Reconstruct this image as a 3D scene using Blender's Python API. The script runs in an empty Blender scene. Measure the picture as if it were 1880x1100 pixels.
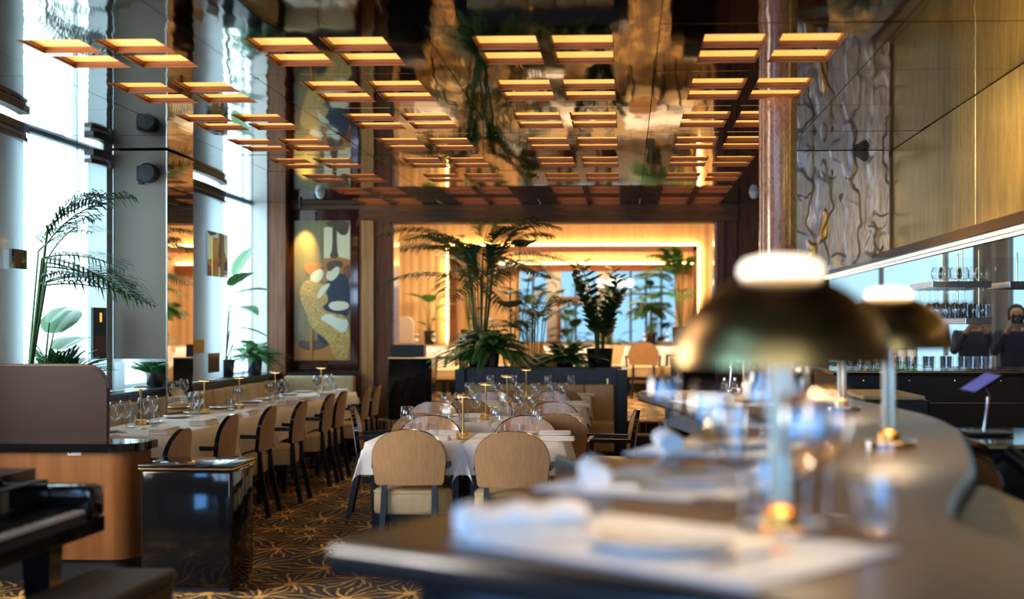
import bpy, bmesh, math, random
from mathutils import Vector, Matrix, Euler
PI = math.pi
SC = bpy.context.scene
COL = SC.collection

# ------------------------------------------------------------------ camera, world, exposure
FPX, PX, PY, TH, EYE = 2400.0, 1053.5, 602.0, 0.0393, 1.45
cd = bpy.data.cameras.new('camera')
cam = bpy.data.objects.new('camera', cd); COL.objects.link(cam)
cam.location = (0, 0, EYE); cam.rotation_euler = (PI/2, 0, TH)
cd.sensor_width = 36.0; cd.lens = 36.0*FPX/1880
cd.shift_x = -(PX-940)/1880; cd.shift_y = (PY-550)/1880
cd.clip_start = 0.05; cd.clip_end = 200
cd.dof.use_dof = True; cd.dof.focus_distance = 9.2; cd.dof.aperture_fstop = 1.3
SC.camera = cam
SC.view_settings.view_transform = 'Standard'; SC.view_settings.look = 'None'
SC.view_settings.gamma = 1.0; SC.view_settings.use_curve_mapping = False
SC.view_settings.exposure = 0.25
SC.cycles.sample_clamp_indirect = 6.0
SC.cycles.caustics_reflective = False; SC.cycles.caustics_refractive = False
W = bpy.data.worlds.new('sky'); SC.world = W; W.use_nodes = True
wn = W.node_tree.nodes; bg = wn['Background']
bg.inputs[0].default_value = (0.34, 0.70, 1.0, 1); bg.inputs[1].default_value = 1.0

CT, ST = math.cos(TH), math.sin(TH)
def ray(px, py):
    a = (px-PX)/FPX; k = (PY-py)/FPX
    return (CT*a-ST, ST*a+CT, k)
def atz(px, py, z):
    r = ray(px, py); t = (z-EYE)/r[2]
    return Vector((r[0]*t, r[1]*t, z))
def aty(px, py, Y):
    r = ray(px, py); t = Y/r[1]
    return Vector((r[0]*t, Y, EYE+r[2]*t))

# ------------------------------------------------------------------ materials
MATS = {}
def pbr(name, col, rough=0.5, metal=0.0, spec=0.5, trans=0.0, ior=1.45, emis=None, estr=0.0, coat=0.0, sheen=0.0):
    m = bpy.data.materials.new(name); m.use_nodes = True
    b = m.node_tree.nodes['Principled BSDF']
    b.inputs['Base Color'].default_value = (*col, 1)
    b.inputs['Roughness'].default_value = rough
    b.inputs['Metallic'].default_value = metal
    b.inputs['Specular IOR Level'].default_value = spec
    b.inputs['Transmission Weight'].default_value = trans
    b.inputs['IOR'].default_value = ior
    b.inputs['Coat Weight'].default_value = coat
    b.inputs['Coat Roughness'].default_value = 0.08
    b.inputs['Sheen Weight'].default_value = sheen
    if emis:
        b.inputs['Emission Color'].default_value = (*emis, 1)
        b.inputs['Emission Strength'].default_value = estr
    MATS[name] = m
    return m
def N(m, t, **kw):
    n = m.node_tree.nodes.new(t)
    for k, v in kw.items(): setattr(n, k, v)
    return n
def L(m, a, b): m.node_tree.links.new(a, b)
def bsdf(m): return m.node_tree.nodes['Principled BSDF']
def grain(m, c1, c2, scale=(1, 1, 1), nscale=6.0, detail=4.0, lo=0.35, hi=0.65, bump=0.0, rough=None, coord='Object', dist=0.0):
    tc = N(m, 'ShaderNodeTexCoord'); mp = N(m, 'ShaderNodeMapping')
    mp.inputs['Scale'].default_value = scale
    L(m, tc.outputs[coord], mp.inputs[0])
    no = N(m, 'ShaderNodeTexNoise'); no.inputs['Scale'].default_value = nscale; no.inputs['Detail'].default_value = detail
    no.inputs['Distortion'].default_value = dist
    L(m, mp.outputs[0], no.inputs['Vector'])
    cr = N(m, 'ShaderNodeValToRGB')
    cr.color_ramp.elements[0].position = lo; cr.color_ramp.elements[0].color = (*c1, 1)
    cr.color_ramp.elements[1].position = hi; cr.color_ramp.elements[1].color = (*c2, 1)
    L(m, no.outputs[0], cr.inputs[0]); L(m, cr.outputs[0], bsdf(m).inputs['Base Color'])
    if bump:
        bp = N(m, 'ShaderNodeBump'); bp.inputs['Strength'].default_value = bump; bp.inputs['Distance'].default_value = 0.01
        L(m, no.outputs[0], bp.inputs['Height']); L(m, bp.outputs[0], bsdf(m).inputs['Normal'])
    if rough:
        mr = N(m, 'ShaderNodeMapRange'); mr.inputs['To Min'].default_value = rough[0]; mr.inputs['To Max'].default_value = rough[1]
        L(m, no.outputs[0], mr.inputs[0]); L(m, mr.outputs[0], bsdf(m).inputs['Roughness'])
    return m
# furniture
grain(pbr('fabric_tan', (.4, .26, .13), .75, sheen=.2), (.40, .222, .092), (.47, .268, .118), (1, 1, .15), 60, bump=.05)
grain(pbr('veneer', (.5, .3, .15), .16, coat=.6), (.47, .24, .10), (.60, .33, .15), (6, 6, .4), 6)
grain(pbr('leather_cream', (.55, .42, .24), .5), (.52, .39, .215), (.58, .445, .25), (1, 1, 1), 25, bump=.05)
grain(pbr('leather_banquette', (.5, .38, .2), .42), (.46, .335, .16), (.52, .385, .20), (1, 1, 1), 18, bump=.04)
pbr('black_lacquer', (.008, .008, .010), .32, spec=.35)
pbr('black_gloss', (.006, .006, .007), .07, spec=.3, coat=.25)
pbr('black_matte', (.012, .012, .014), .6)
grain(pbr('navy_panel', (.014, .019, .04), .4), (.007, .010, .020), (.012, .016, .034), (1, 1, .2), 30)
grain(pbr('linen', (.82, .8, .78), .85, sheen=.3), (.80, .785, .77), (.86, .845, .83), (1, 1, 1), 40, bump=.06)
pbr('porcelain', (.85, .84, .82), .15, coat=.5)
pbr('brass', (.80, .50, .16), .22, metal=1)
grain(pbr('brass_dome', (.5, .33, .13), .34, metal=1), (.32, .175, .055), (.41, .23, .075), (1, 1, 6), 8, rough=(.26, .36))
pbr('steel', (.62, .62, .62), .2, metal=1)
pbr('chrome', (.8, .82, .84), .06, metal=1)
pbr('glass_green', (.25, .75, .4), 0.02, trans=1.0, ior=1.3)
pbr('amber_glass', (.95, .55, .15), 0.02, trans=1.0, ior=1.3)
pbr('mirror', (.82, .84, .84), .015, metal=1)
grain(pbr('wood_red', (.13, .042, .016), .4, spec=.3), (.10, .030, .011), (.175, .062, .023), (5, 5, .35), 7)
grain(pbr('wood_column', (.2, .08, .03), .25, coat=.5), (.20, .078, .032), (.42, .19, .085), (6, 6, 2.2), 9, dist=1.2)
grain(pbr('wood_gold', (.3, .15, .04), .3, coat=.4), (.32, .14, .037), (.48, .24, .07), (7, 7, .3), 7)
grain(pbr('wood_brown', (.1, .05, .025), .55, spec=.25), (.075, .036, .016), (.125, .06, .028), (.4, 5, 5), 8)
grain(pbr('wood_booth', (.35, .15, .05), .45, spec=.3), (.21, .077, .020), (.28, .11, .031), (3, 3, .3), 5)
grain(pbr('wood_frame', (.2, .07, .02), .4), (.20, .062, .018), (.28, .092, .028), (1, 6, 6), 7)
grain(pbr('lacquer_red', (.06, .016, .014), .1, coat=.8), (.045, .012, .011), (.07, .02, .018), (1, 1, .3), 4)
pbr('rim_brown', (.1, .05, .03), .3)
grain(pbr('bar_stone', (.1, .08, .06), .33), (.048, .031, .019), (.088, .062, .040), (1, 1, 1), 22, detail=8, rough=(.26, .40))
grain(pbr('bar_edge', (.03, .022, .02), .22, spec=.8), (.012, .009, .008), (.018, .013, .011), (1, 1, 1), 12)
grain(pbr('bar_apron', (.05, .06, .085), .4), (.040, .052, .080), (.06, .075, .11), (30, 30, .3), 8, bump=.2)
grain(pbr('bar_base', (.42, .33, .19), .6), (.36, .275, .15), (.48, .385, .225), (30, 30, 1), 6, bump=.35)
grain(pbr('olive_counter', (.2, .15, .05), .4, metal=.3), (.15, .105, .028), (.23, .165, .05), (1, 1, 1), 8)
grain(pbr('taupe', (.12, .095, .08), .4), (.20, .145, .108), (.22, .16, .12), (1, 1, 1), 3)
pbr('screen_dark', (.026, .012, .008), .45, spec=.2)
pbr('white_plate', (.75, .72, .68), .4)
pbr('white_panel', (.78, .70, .62), .6)
pbr('keys_white', (.82, .78, .72), .25)
pbr('speaker', (.012, .012, .015), .7)
pbr('white_plastic', (.75, .75, .75), .4)
pbr('leaf_dark', (.021, .072, .024), .42)
pbr('leaf', (.035, .13, .028), .42)
pbr('leaf_bright', (.10, .30, .05), .42)
pbr('leaf_fern', (.035, .15, .035), .5)
pbr('stem_green', (.06, .12, .03), .6)
pbr('soil', (.02, .014, .01), .9)
pbr('pot_black', (.012, .012, .016), .22, coat=.3)
pbr('terracotta', (.55, .22, .07), .6)
pbr('trim_dark', (.035, .018, .012), .3)
pbr('trim_grey', (.45, .47, .48), .35)
pbr('wall_paint', (.55, .52, .5), .7)
pbr('wall_dark', (.05, .025, .015), .5)
pbr('ceil_void', (.004, .003, .003), .9)
grain(pbr('fluted', (.62, .42, .22), .7), (.60, .40, .21), (.70, .48, .26), (1, 1, .1), 8)
pbr('curtain', (.30, .27, .23), .85)
pbr('navy_cloth', (.012, .02, .045), .9)
pbr('skin', (.55, .30, .2), .55)
pbr('hair', (.02, .012, .008), .7)
pbr('shirt_blue', (.02, .12, .42), .8)
# lights
pbr('emit_coffer', (.8, .5, .2), .6, emis=(1.0, .50, .105), estr=1.05)
pbr('emit_window', (.8, .9, 1), .6, emis=(.58, .87, 1.0), estr=4.6)
pbr('emit_near_fill', (.8, .9, 1), .6, emis=(1.0, .94, .87), estr=20.0)
pbr('emit_blue_fill', (.8, .9, 1), .6, emis=(.12, .42, 1.0), estr=14.0)
pbr('emit_warm_fill', (1, .8, .5), .6, emis=(1.0, .74, .44), estr=7.5)
pbr('emit_rearwin', (.8, .9, 1), .6, emis=(.52, .74, 1.0), estr=8.0)
pbr('emit_sidewin', (.8, .9, 1), .6, emis=(.36, .70, .92), estr=1.05)
pbr('emit_led', (1, .8, .4), .6, emis=(1.0, .62, .20), estr=24.0)
pbr('emit_ledw', (1, .9, .7), .6, emis=(1.0, .86, .55), estr=2.0)
pbr('emit_side_fill', (1, .95, .9), .6, emis=(1.0, .92, .82), estr=1.1)
pbr('emit_cap', (1, .95, .85), .5, emis=(1.0, .80, .52), estr=2.2)
pbr('emit_bulb', (1, .95, .85), .5, emis=(1.0, .66, .30), estr=9.0)
pbr('emit_dome', (1, .95, .85), .5, emis=(1.0, .72, .42), estr=380.0)
pbr('emit_globe', (1, .95, .85), .5, emis=(1.0, .82, .50), estr=4.0)
pbr('emit_small', (1, .9, .7), .5, emis=(1.0, .72, .38), estr=3.5)
pbr('emit_screen', (.1, .1, .3), .2, emis=(.10, .11, .34), estr=.6)
pbr('emit_flame', (1, .6, .1), .5, emis=(1.0, .42, .05), estr=1.2)

def thin_glass(name, tint, ior, gain):
    m = bpy.data.materials.new(name); m.use_nodes = True; MATS[name] = m
    nt = m.node_tree; nt.nodes.remove(bsdf(m)); out = nt.nodes['Material Output']
    t_ = N(m, 'ShaderNodeBsdfTransparent'); t_.inputs[0].default_value = (*tint, 1)
    g_ = N(m, 'ShaderNodeBsdfGlossy'); g_.inputs['Roughness'].default_value = .0
    lw = N(m, 'ShaderNodeLayerWeight'); pw = N(m, 'ShaderNodeMath', operation='POWER'); pw.inputs[1].default_value = ior
    L(m, lw.outputs['Facing'], pw.inputs[0])
    mu = N(m, 'ShaderNodeMath', operation='MULTIPLY_ADD', use_clamp=True); mu.inputs[1].default_value = gain; mu.inputs[2].default_value = .07
    L(m, pw.outputs[0], mu.inputs[0])
    x_ = N(m, 'ShaderNodeMixShader'); L(m, mu.outputs[0], x_.inputs[0]); L(m, t_.outputs[0], x_.inputs[1]); L(m, g_.outputs[0], x_.inputs[2])
    L(m, x_.outputs[0], out.inputs[0])
thin_glass('glass', (.975, .985, .99), 2.6, .95)
thin_glass('pane_glass', (.95, .98, .98), 4.0, .5)
# frosted screens (translucent sheet, lit by the window behind)
m = bpy.data.materials.new('frosted'); m.use_nodes = True; MATS['frosted'] = m
nt = m.node_tree; nt.nodes.remove(bsdf(m)); out = nt.nodes['Material Output']
di = N(m, 'ShaderNodeBsdfDiffuse'); di.inputs[0].default_value = (.52, .53, .54, 1)
tr = N(m, 'ShaderNodeBsdfTranslucent'); tr.inputs[0].default_value = (.85, .92, .95, 1)
mx = N(m, 'ShaderNodeMixShader'); mx.inputs[0].default_value = .24
L(m, di.outputs[0], mx.inputs[1]); L(m, tr.outputs[0], mx.inputs[2])
gl = N(m, 'ShaderNodeBsdfGlossy'); gl.inputs['Roughness'].default_value = .12
mx2 = N(m, 'ShaderNodeMixShader'); mx2.inputs[0].default_value = .06
L(m, mx.outputs[0], mx2.inputs[1]); L(m, gl.outputs[0], mx2.inputs[2]); L(m, mx2.outputs[0], out.inputs[0])

# mirror-lacquered ceiling
m = pbr('ceiling_lacquer', (.27, .225, .195), .04, metal=1)
tc = N(m, 'ShaderNodeTexCoord'); mp = N(m, 'ShaderNodeMapping'); mp.inputs['Scale'].default_value = (3.0, .9, 1)
no = N(m, 'ShaderNodeTexNoise'); no.inputs['Scale'].default_value = 1.6; no.inputs['Detail'].default_value = 2
L(m, tc.outputs['Object'], mp.inputs[0]); L(m, mp.outputs[0], no.inputs['Vector'])
bp = N(m, 'ShaderNodeBump'); bp.inputs['Strength'].default_value = .035; bp.inputs['Distance'].default_value = .05
L(m, no.outputs[0], bp.inputs['Height']); L(m, bp.outputs[0], bsdf(m).inputs['Normal'])

# gold leaf wall
m = pbr('gold_leaf', (.6, .45, .16), .26, metal=.7)
grain(m, (.50, .39, .13), (.74, .56, .18), (4, 4, .5), 6, detail=6, bump=.08, rough=(.16, .28))
# carved relief
m = pbr('relief', (.3, .28, .26), .4, metal=.45)
grain(m, (.22, .205, .20), (.40, .36, .33), (2, 2, .5), 14, detail=6, lo=.3, hi=.7, bump=.6, rough=(.3, .5))
pbr('relief_bronze', (.36, .21, .07), .36, metal=.85)
grain(MATS['relief_bronze'], (.22, .12, .045), (.42, .26, .09), (2, 2, .6), 9, bump=.4)

# carpet: dark brown with golden starbursts of fine curved lines
m = pbr('carpet', (.02, .012, .01), .95)
geo = N(m, 'ShaderNodeNewGeometry'); mp = N(m, 'ShaderNodeMapping'); mp.inputs['Scale'].default_value = (3.0, 2.05, 0)
L(m, geo.outputs['Position'], mp.inputs[0])
no = N(m, 'ShaderNodeTexNoise'); no.inputs['Scale'].default_value = 2.2; no.inputs['Detail'].default_value = 2
L(m, mp.outputs[0], no.inputs['Vector'])
sb = N(m, 'ShaderNodeVectorMath', operation='SUBTRACT'); L(m, no.outputs['Color'], sb.inputs[0]); sb.inputs[1].default_value = (.5, .5, .5)
sc_ = N(m, 'ShaderNodeVectorMath', operation='SCALE'); sc_.inputs['Scale'].default_value = .22; L(m, sb.outputs[0], sc_.inputs[0])
ad = N(m, 'ShaderNodeVectorMath', operation='ADD'); L(m, mp.outputs[0], ad.inputs[0]); L(m, sc_.outputs[0], ad.inputs[1])
vo = N(m, 'ShaderNodeTexVoronoi', voronoi_dimensions='2D'); vo.inputs['Scale'].default_value = 1; vo.inputs['Randomness'].default_value = .6
L(m, ad.outputs[0], vo.inputs['Vector'])
df = N(m, 'ShaderNodeVectorMath', operation='SUBTRACT'); L(m, ad.outputs[0], df.inputs[0]); L(m, vo.outputs['Position'], df.inputs[1])
sx = N(m, 'ShaderNodeSeparateXYZ'); L(m, df.outputs[0], sx.inputs[0])
an = N(m, 'ShaderNodeMath', operation='ARCTAN2'); L(m, sx.outputs[1], an.inputs[0]); L(m, sx.outputs[0], an.inputs[1])
def mth(op, a, b, c=None):
    n = N(m, 'ShaderNodeMath', operation=op)
    for i, v in enumerate((a, b, c)):
        if v is None: continue
        if isinstance(v, (int, float)): n.inputs[i].default_value = v
        else: L(m, v, n.inputs[i])
    return n.outputs[0]
dist = vo.outputs['Distance']
ang = mth('MULTIPLY_ADD', dist, .5, mth('MULTIPLY', an.outputs[0], 1.0))
s1 = mth('SINE', mth('MULTIPLY', ang, 17.0), 0)
s2 = mth('SINE', mth('MULTIPLY_ADD', mth('MULTIPLY_ADD', dist, .25, an.outputs[0]), 6.0, 1.0), 0)
v1 = mth('MULTIPLY_ADD', dist, -0.55, s1)
fine = mth('MULTIPLY', mth('SMOOTHSTEP', v1, .42) if False else mth('GREATER_THAN', v1, .42), .50)
bold = mth('GREATER_THAN', mth('MULTIPLY_ADD', dist, -1.0, s2), .58)
core = mth('LESS_THAN', dist, .10)
mask = mth('MAXIMUM', mth('MAXIMUM', fine, bold), core)
cr = N(m, 'ShaderNodeMix', data_type='RGBA')
cr.inputs['A'].default_value = (.022, .0135, .011, 1); cr.inputs['B'].default_value = (.66, .38, .10, 1)
L(m, mask, cr.inputs['Factor']); L(m, cr.outputs['Result'], bsdf(m).inputs['Base Color'])

# ------------------------------------------------------------------ mesh helpers
class MB:
    def __init__(s): s.v = []; s.f = []; s.m = []; s.mi = 0
    def add(s, vs, fs):
        o = len(s.v); s.v += [tuple(v) for v in vs]
        for f in fs: s.f.append([i+o for i in f]); s.m.append(s.mi)
        return s
    def box(s, x0, x1, y0, y1, z0, z1, b=0.0, seg=2):
        if b <= 0:
            vs = [(x, y, z) for z in (z0, z1) for y in (y0, y1) for x in (x0, x1)]
            return s.add(vs, [(0, 2, 3, 1), (4, 5, 7, 6), (0, 1, 5, 4), (2, 6, 7, 3), (0, 4, 6, 2), (1, 3, 7, 5)])
        bm = bmesh.new(); bmesh.ops.create_cube(bm, size=1)
        for v in bm.verts:
            v.co = ((x0+x1)/2+v.co.x*(x1-x0), (y0+y1)/2+v.co.y*(y1-y0), (z0+z1)/2+v.co.z*(z1-z0))
        bmesh.ops.bevel(bm, geom=bm.edges[:], offset=b, segments=seg, profile=.5, affect='EDGES')
        bm.verts.index_update()
        s.add([v.co[:] for v in bm.verts], [[v.index for v in f.verts] for f in bm.faces]); bm.free()
        return s
    def lathe(s, prof, c=(0, 0, 0), n=24, cap=True):
        vs = []; fs = []
        for r, z in prof:
            for k in range(n):
                a = 2*PI*k/n; vs.append((c[0]+r*math.cos(a), c[1]+r*math.sin(a), c[2]+z))
        for i in range(len(prof)-1):
            for k in range(n):
                k2 = (k+1) % n; fs.append((i*n+k, i*n+k2, (i+1)*n+k2, (i+1)*n+k))
        if cap:
            if prof[0][0] > 1e-5: fs.append(tuple(range(n-1, -1, -1)))
            if prof[-1][0] > 1e-5: fs.append(tuple((len(prof)-1)*n+k for k in range(n)))
        return s.add(vs, fs)
    def tube(s, pts, r, n=8, r2=None):
        pts = [Vector(p) for p in pts]; vs = []; fs = []; m_ = len(pts)
        for i, p in enumerate(pts):
            d = (pts[min(i+1, m_-1)]-pts[max(i-1, 0)]).normalized()
            u = d.cross(Vector((0, 0, 1)))
            if u.length < 1e-3: u = d.cross(Vector((0, 1, 0)))
            u.normalize(); w = d.cross(u)
            rr = r if r2 is None else r+(r2-r)*i/(m_-1)
            for k in range(n):
                a = 2*PI*k/n; vs.append(p+u*rr*math.cos(a)+w*rr*math.sin(a))
        for i in range(m_-1):
            for k in range(n):
                k2 = (k+1) % n; fs.append((i*n+k, i*n+k2, (i+1)*n+k2, (i+1)*n+k))
        fs.append(tuple(range(n-1, -1, -1))); fs.append(tuple((m_-1)*n+k for k in range(n)))
        return s.add(vs, fs)
    def bar(s, p, q, w, d, w2=None, d2=None):
        p, q = Vector(p), Vector(q); w2 = w if w2 is None else w2; d2 = d if d2 is None else d2
        vs = []
        for c, a, b in ((p, w, d), (q, w2, d2)):
            for sx_, sy_ in ((-1, -1), (1, -1), (1, 1), (-1, 1)): vs.append((c.x+sx_*a/2, c.y+sy_*b/2, c.z))
        return s.add(vs, [(3, 2, 1, 0), (4, 5, 6, 7), (0, 1, 5, 4), (1, 2, 6, 5), (2, 3, 7, 6), (3, 0, 4, 7)])
    def prism(s, poly, z0, z1):
        n = len(poly); vs = [(x, y, z0) for x, y in poly]+[(x, y, z1) for x, y in poly]
        fs = [tuple(range(n-1, -1, -1)), tuple(range(n, 2*n))]
        fs += [(i, (i+1) % n, n+(i+1) % n, n+i) for i in range(n)]
        return s.add(vs, fs)
    def prism_y(s, poly, y0, y1):        # poly in x,z
        n = len(poly); vs = [(x, y0, z) for x, z in poly]+[(x, y1, z) for x, z in poly]
        fs = [tuple(range(n)), tuple(range(2*n-1, n-1, -1))]
        fs += [(i, n+i, n+(i+1) % n, (i+1) % n) for i in range(n)]
        return s.add(vs, fs)
    def prism_x(s, poly, x0, x1):        # poly in y,z
        n = len(poly); vs = [(x0, y, z) for y, z in poly]+[(x1, y, z) for y, z in poly]
        fs = [tuple(range(n-1, -1, -1)), tuple(range(n, 2*n))]
        fs += [(i, (i+1) % n, n+(i+1) % n, n+i) for i in range(n)]
        return s.add(vs, fs)
    def grid(s, P):
        r, c = len(P), len(P[0]); vs = [p for row in P for p in row]
        fs = [(i*c+j, i*c+j+1, (i+1)*c+j+1, (i+1)*c+j) for i in range(r-1) for j in range(c-1)]
        return s.add(vs, fs)
def obj(name, mb, mat, parent=None, smooth=False, angle=40, loc=None, rotz=0.0, fixn=True):
    me = bpy.data.meshes.new(name); me.from_pydata(mb.v, [], mb.f)
    mats = mat if isinstance(mat, (list, tuple)) else [mat]
    for k in mats: me.materials.append(MATS[k])
    me.polygons.foreach_set('material_index', mb.m)
    if fixn:
        bm = bmesh.new(); bm.from_mesh(me); bmesh.ops.recalc_face_normals(bm, faces=bm.faces[:]); bm.to_mesh(me); bm.free()
    if smooth:
        me.polygons.foreach_set('use_smooth', [True]*len(me.polygons))
        if angle < 170: me.set_sharp_from_angle(angle=math.radians(angle))
    me.update()
    o = bpy.data.objects.new(name, me); COL.objects.link(o)
    if parent: o.parent = parent
    if loc is not None: o.location = loc
    if rotz: o.rotation_euler = (0, 0, rotz)
    return o
def tag(o, label=None, cat=None, group=None, kind=None):
    if label: o['label'] = label
    if cat: o['category'] = cat
    if group: o['group'] = group
    if kind: o['kind'] = kind
    return o
def thing(name, label, cat, loc=(0, 0, 0), rotz=0.0, group=None):
    o = bpy.data.objects.new(name, None); COL.objects.link(o)
    o.location = loc; o.rotation_euler = (0, 0, rotz); o.empty_display_size = .1
    return tag(o, label, cat, group)
def struct(name, mb, mat, parent=None, **kw):
    o = obj(name, mb, mat, parent, **kw)
    if parent is None: o['kind'] = 'structure'
    return o
def dup(root, loc, rotz=0.0, label=None, group=None, scale=None):
    r = root.copy(); COL.objects.link(r); r.location = loc; r.rotation_euler = (0, 0, rotz)
    if scale: r.scale = (scale, scale, scale)
    if label: r['label'] = label
    if group: r['group'] = group
    for ch in list(root.children):
        c = ch.copy(); COL.objects.link(c); c.parent = r
        for g in list(ch.children):
            d = g.copy(); COL.objects.link(d); d.parent = c
    return r
class Proto:                       # the first call moves the original, the later ones copy it
    def __init__(s, root): s.root = root; s.used = False
    def __call__(s, loc, rotz, label, group=None, scale=None):
        if not s.used:
            s.used = True; r = s.root; r.location = loc; r.rotation_euler = (0, 0, rotz); r['label'] = label
            if group: r['group'] = group
            if scale: r.scale = (scale, scale, scale)
            return r
        return dup(s.root, loc, rotz, label, group, scale)
ORD = ['first', 'second', 'third', 'fourth', 'fifth', 'sixth', 'seventh', 'eighth', 'ninth', 'tenth', 'eleventh', 'twelfth']

# ------------------------------------------------------------------ the shell
CEIL, XL, XR, YB = 2.89, -4.13, 2.16, 15.2
struct('floor', MB().box(-5.2, 7, -4.2, 14.74, -.1, 0), 'carpet')
PLZ = .40
mb = MB()
mb.box(-5.2, 3.2, 14.7, 30, -.08, PLZ)
struct('floor_upper', mb, 'carpet')
# ceiling: separate lacquered panels with real open joints and openings for the light coffers
COF, GAP, PITCH, CX0, CY0 = .317, .066, 1.145, -.757, 6.43
BL = 2*COF+GAP
random.seed(3)
mb = MB()
def cellfaces(x0, x1, y0, y1, holes):
    xs = sorted({x0, x1, *[h[0] for h in holes], *[h[1] for h in holes]})
    ys = sorted({y0, y1, *[h[2] for h in holes], *[h[3] for h in holes]})
    tx, ty = random.uniform(-.0016, .0016), random.uniform(-.0022, .0022)
    cx, cy = (x0+x1)/2, (y0+y1)/2
    zz = lambda x, y: CEIL+(x-cx)*tx+(y-cy)*ty
    for i in range(len(xs)-1):
        for j in range(len(ys)-1):
            a, b, c, d = xs[i], xs[i+1], ys[j], ys[j+1]
            if any(a >= h[0]-1e-6 and b <= h[1]+1e-6 and c >= h[2]-1e-6 and d <= h[3]+1e-6 for h in holes): continue
            mb.add([(a, c, zz(a, c)), (a, d, zz(a, d)), (b, d, zz(b, d)), (b, c, zz(b, c))], [(0, 1, 2, 3)])
NROW, R0 = 8, 0
rows_y = [CY0+PITCH*r for r in range(-3, NROW)]
g = .005
xmid = [CX0+BL+(PITCH-BL)/2+PITCH*k for k in range(-4, 3)]     # joints between columns
ymid = [CY0+BL+(PITCH-BL)/2+PITCH*k for k in range(-10, NROW-1)]
xs_ = [-4.75]+[x for x in xmid if -4.6 < x < 2.0]+[XR]
ys_ = [-4.2]+[y for y in ymid if -4 < y < 14.7]+[YB+.05]
COFS = []
for i in range(len(xs_)-1):
    for j in range(len(ys_)-1):
        holes = []
        for k in range(-2, 2):
            for r in range(NROW):
                bx, by = CX0+PITCH*k, CY0+PITCH*r
                if xs_[i] < bx < xs_[i+1] and ys_[j] < by < ys_[j+1]:
                    for q in range(2):
                        for p in range(2):
                            hx, hy = bx+q*(COF+GAP), by+p*(COF+GAP)
                            holes.append((hx, hx+COF, hy, hy+COF))
                    COFS.append((k, r, bx, by))
        cellfaces(xs_[i]+g/2, xs_[i+1]-g/2, ys_[j]+g/2, ys_[j+1]-g/2, holes)
ceil = struct('ceiling', mb, 'ceiling_lacquer', fixn=False)
struct('ceiling_slab', MB().box(-5.2, 2.4, -4.2, YB+.3, CEIL+.09, CEIL+.2), 'ceil_void')
# recessed light blocks
def light_block():
    t = thing('ceiling_light', '', 'ceiling light')
    fr = MB(); dz = .034
    df_ = []
    for q in range(2):
        for p in range(2):
            x0, y0 = q*(COF+GAP), p*(COF+GAP); x1, y1 = x0+COF, y0+COF; w = .012
            fm = MB()
            # splayed inner faces and a thin outer wall, open below
            zs = (0, .010, .012, dz); ins = (0, 0, .007, .007)
            for a in range(3):
                i0, i1, z0, z1 = ins[a], ins[a+1], zs[a], zs[a+1]
                A = [(x0+i0, y0+i0, z0), (x1-i0, y0+i0, z0), (x1-i0, y1-i0, z0), (x0+i0, y1-i0, z0)]
                B = [(x0+i1, y0+i1, z1), (x1-i1, y0+i1, z1), (x1-i1, y1-i1, z1), (x0+i1, y1-i1, z1)]
                for e in range(4):
                    f = (e+1) % 4
                    fm.add([A[e], A[f], B[f], B[e]], [(0, 1, 2, 3)])
            o = obj('frame', fm, 'wood_frame', t, fixn=False)
            d = MB().box(x0+.001, x1-.001, y0+.001, y1-.001, dz, dz+.01)
            obj('diffuser', d, 'emit_coffer', o)
    return t
LP = Proto(light_block())
for k, r, bx, by in sorted(COFS, key=lambda c: (c[1], c[0])):
    if r >= -1:
        rowd = 'nearest to the bar lamps' if r == 0 else ('just out of view overhead' if r < 0 else 'number %d counting back from the bar' % (r+1))
        rown = ['overhead before the first visible row', 'in the nearest visible row', 'in the second row back', 'in the third row back', 'in the fourth row back', 'in the fifth row back', 'in the sixth row back', 'in the seventh row back', 'in the row against the rear beam'][r+1]
        LP((bx, by, CEIL), 0, 'block of four amber coffers, %s from the left %s' % (ORD[k+2], rown), 'amber coffer lights in the ceiling')
    else:
        LP((bx, by, CEIL), 0, 'amber coffer lights in the ceiling above the camera', 'amber coffer lights overhead')
# ------------------------------------------------------------------ left wall: window bays behind frosted screens
WX = -4.34                                  # window plane
def window(n, y0, y1, z0=.93, z1=2.87, mull=(), em='emit_window'):
    w = struct('window_%d' % n, MB().box(WX-.03, WX, y0, y1, z0, z1), em)
    f = MB()
    for y in (y0, y1, *mull): f.box(WX, WX+.035, y-.012, y+.012, z0, z1)
    f.box(WX, WX+.035, y0, y1, z1-.014, z1); f.box(WX, WX+.035, y0, y1, z0, z0+.03)
    struct('window_frame', f, 'frosted', w)
window(1, 8.72, 10.64, mull=(10.12,))
window(2, 12.7, 14.93, mull=(14.62,))
window(3, 4.6, 6.4, z1=2.75, mull=(5.2, 5.8), em='emit_near_fill')  # unseen window added as the main neutral fill for the room
window(8, -3.6, .5, z0=.12, z1=2.3, mull=(-2.2, -.8), em='emit_blue_fill')  # unseen window added for blue fill and the blue on the bar edge
wl = MB()
wl.box(WX-.03, XL, -4.2, -3.6, -.05, .93); wl.box(WX-.03, XL, .5, 14.95, -.05, .93); wl.box(WX-.03, XL, -3.6, .5, -.05, .12)
wl.box(WX-.03, XL, .5, 4.6, .93, 2.95); wl.box(WX-.03, XL, -4.2, -3.6, .93, 2.95); wl.box(WX-.03, XL, -3.6, .5, 2.3, 2.95); wl.box(WX-.03, XL, 6.4, 6.55, .93, 2.95); wl.box(WX-.03, XL, -4.2, 6.4, 2.75, 2.95); wl.box(WX-.03, WX+.02, 6.55, 8.72, .93, 2.95)
wl.box(WX-.03, WX+.02, 10.64, 12.7, .93, 2.95); wl.box(WX-.03, XL, 14.93, 15.3, .93, 2.95)
wl.box(WX-.03, WX+.02, 6.55, 14.93, 2.87, 2.95)
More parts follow.
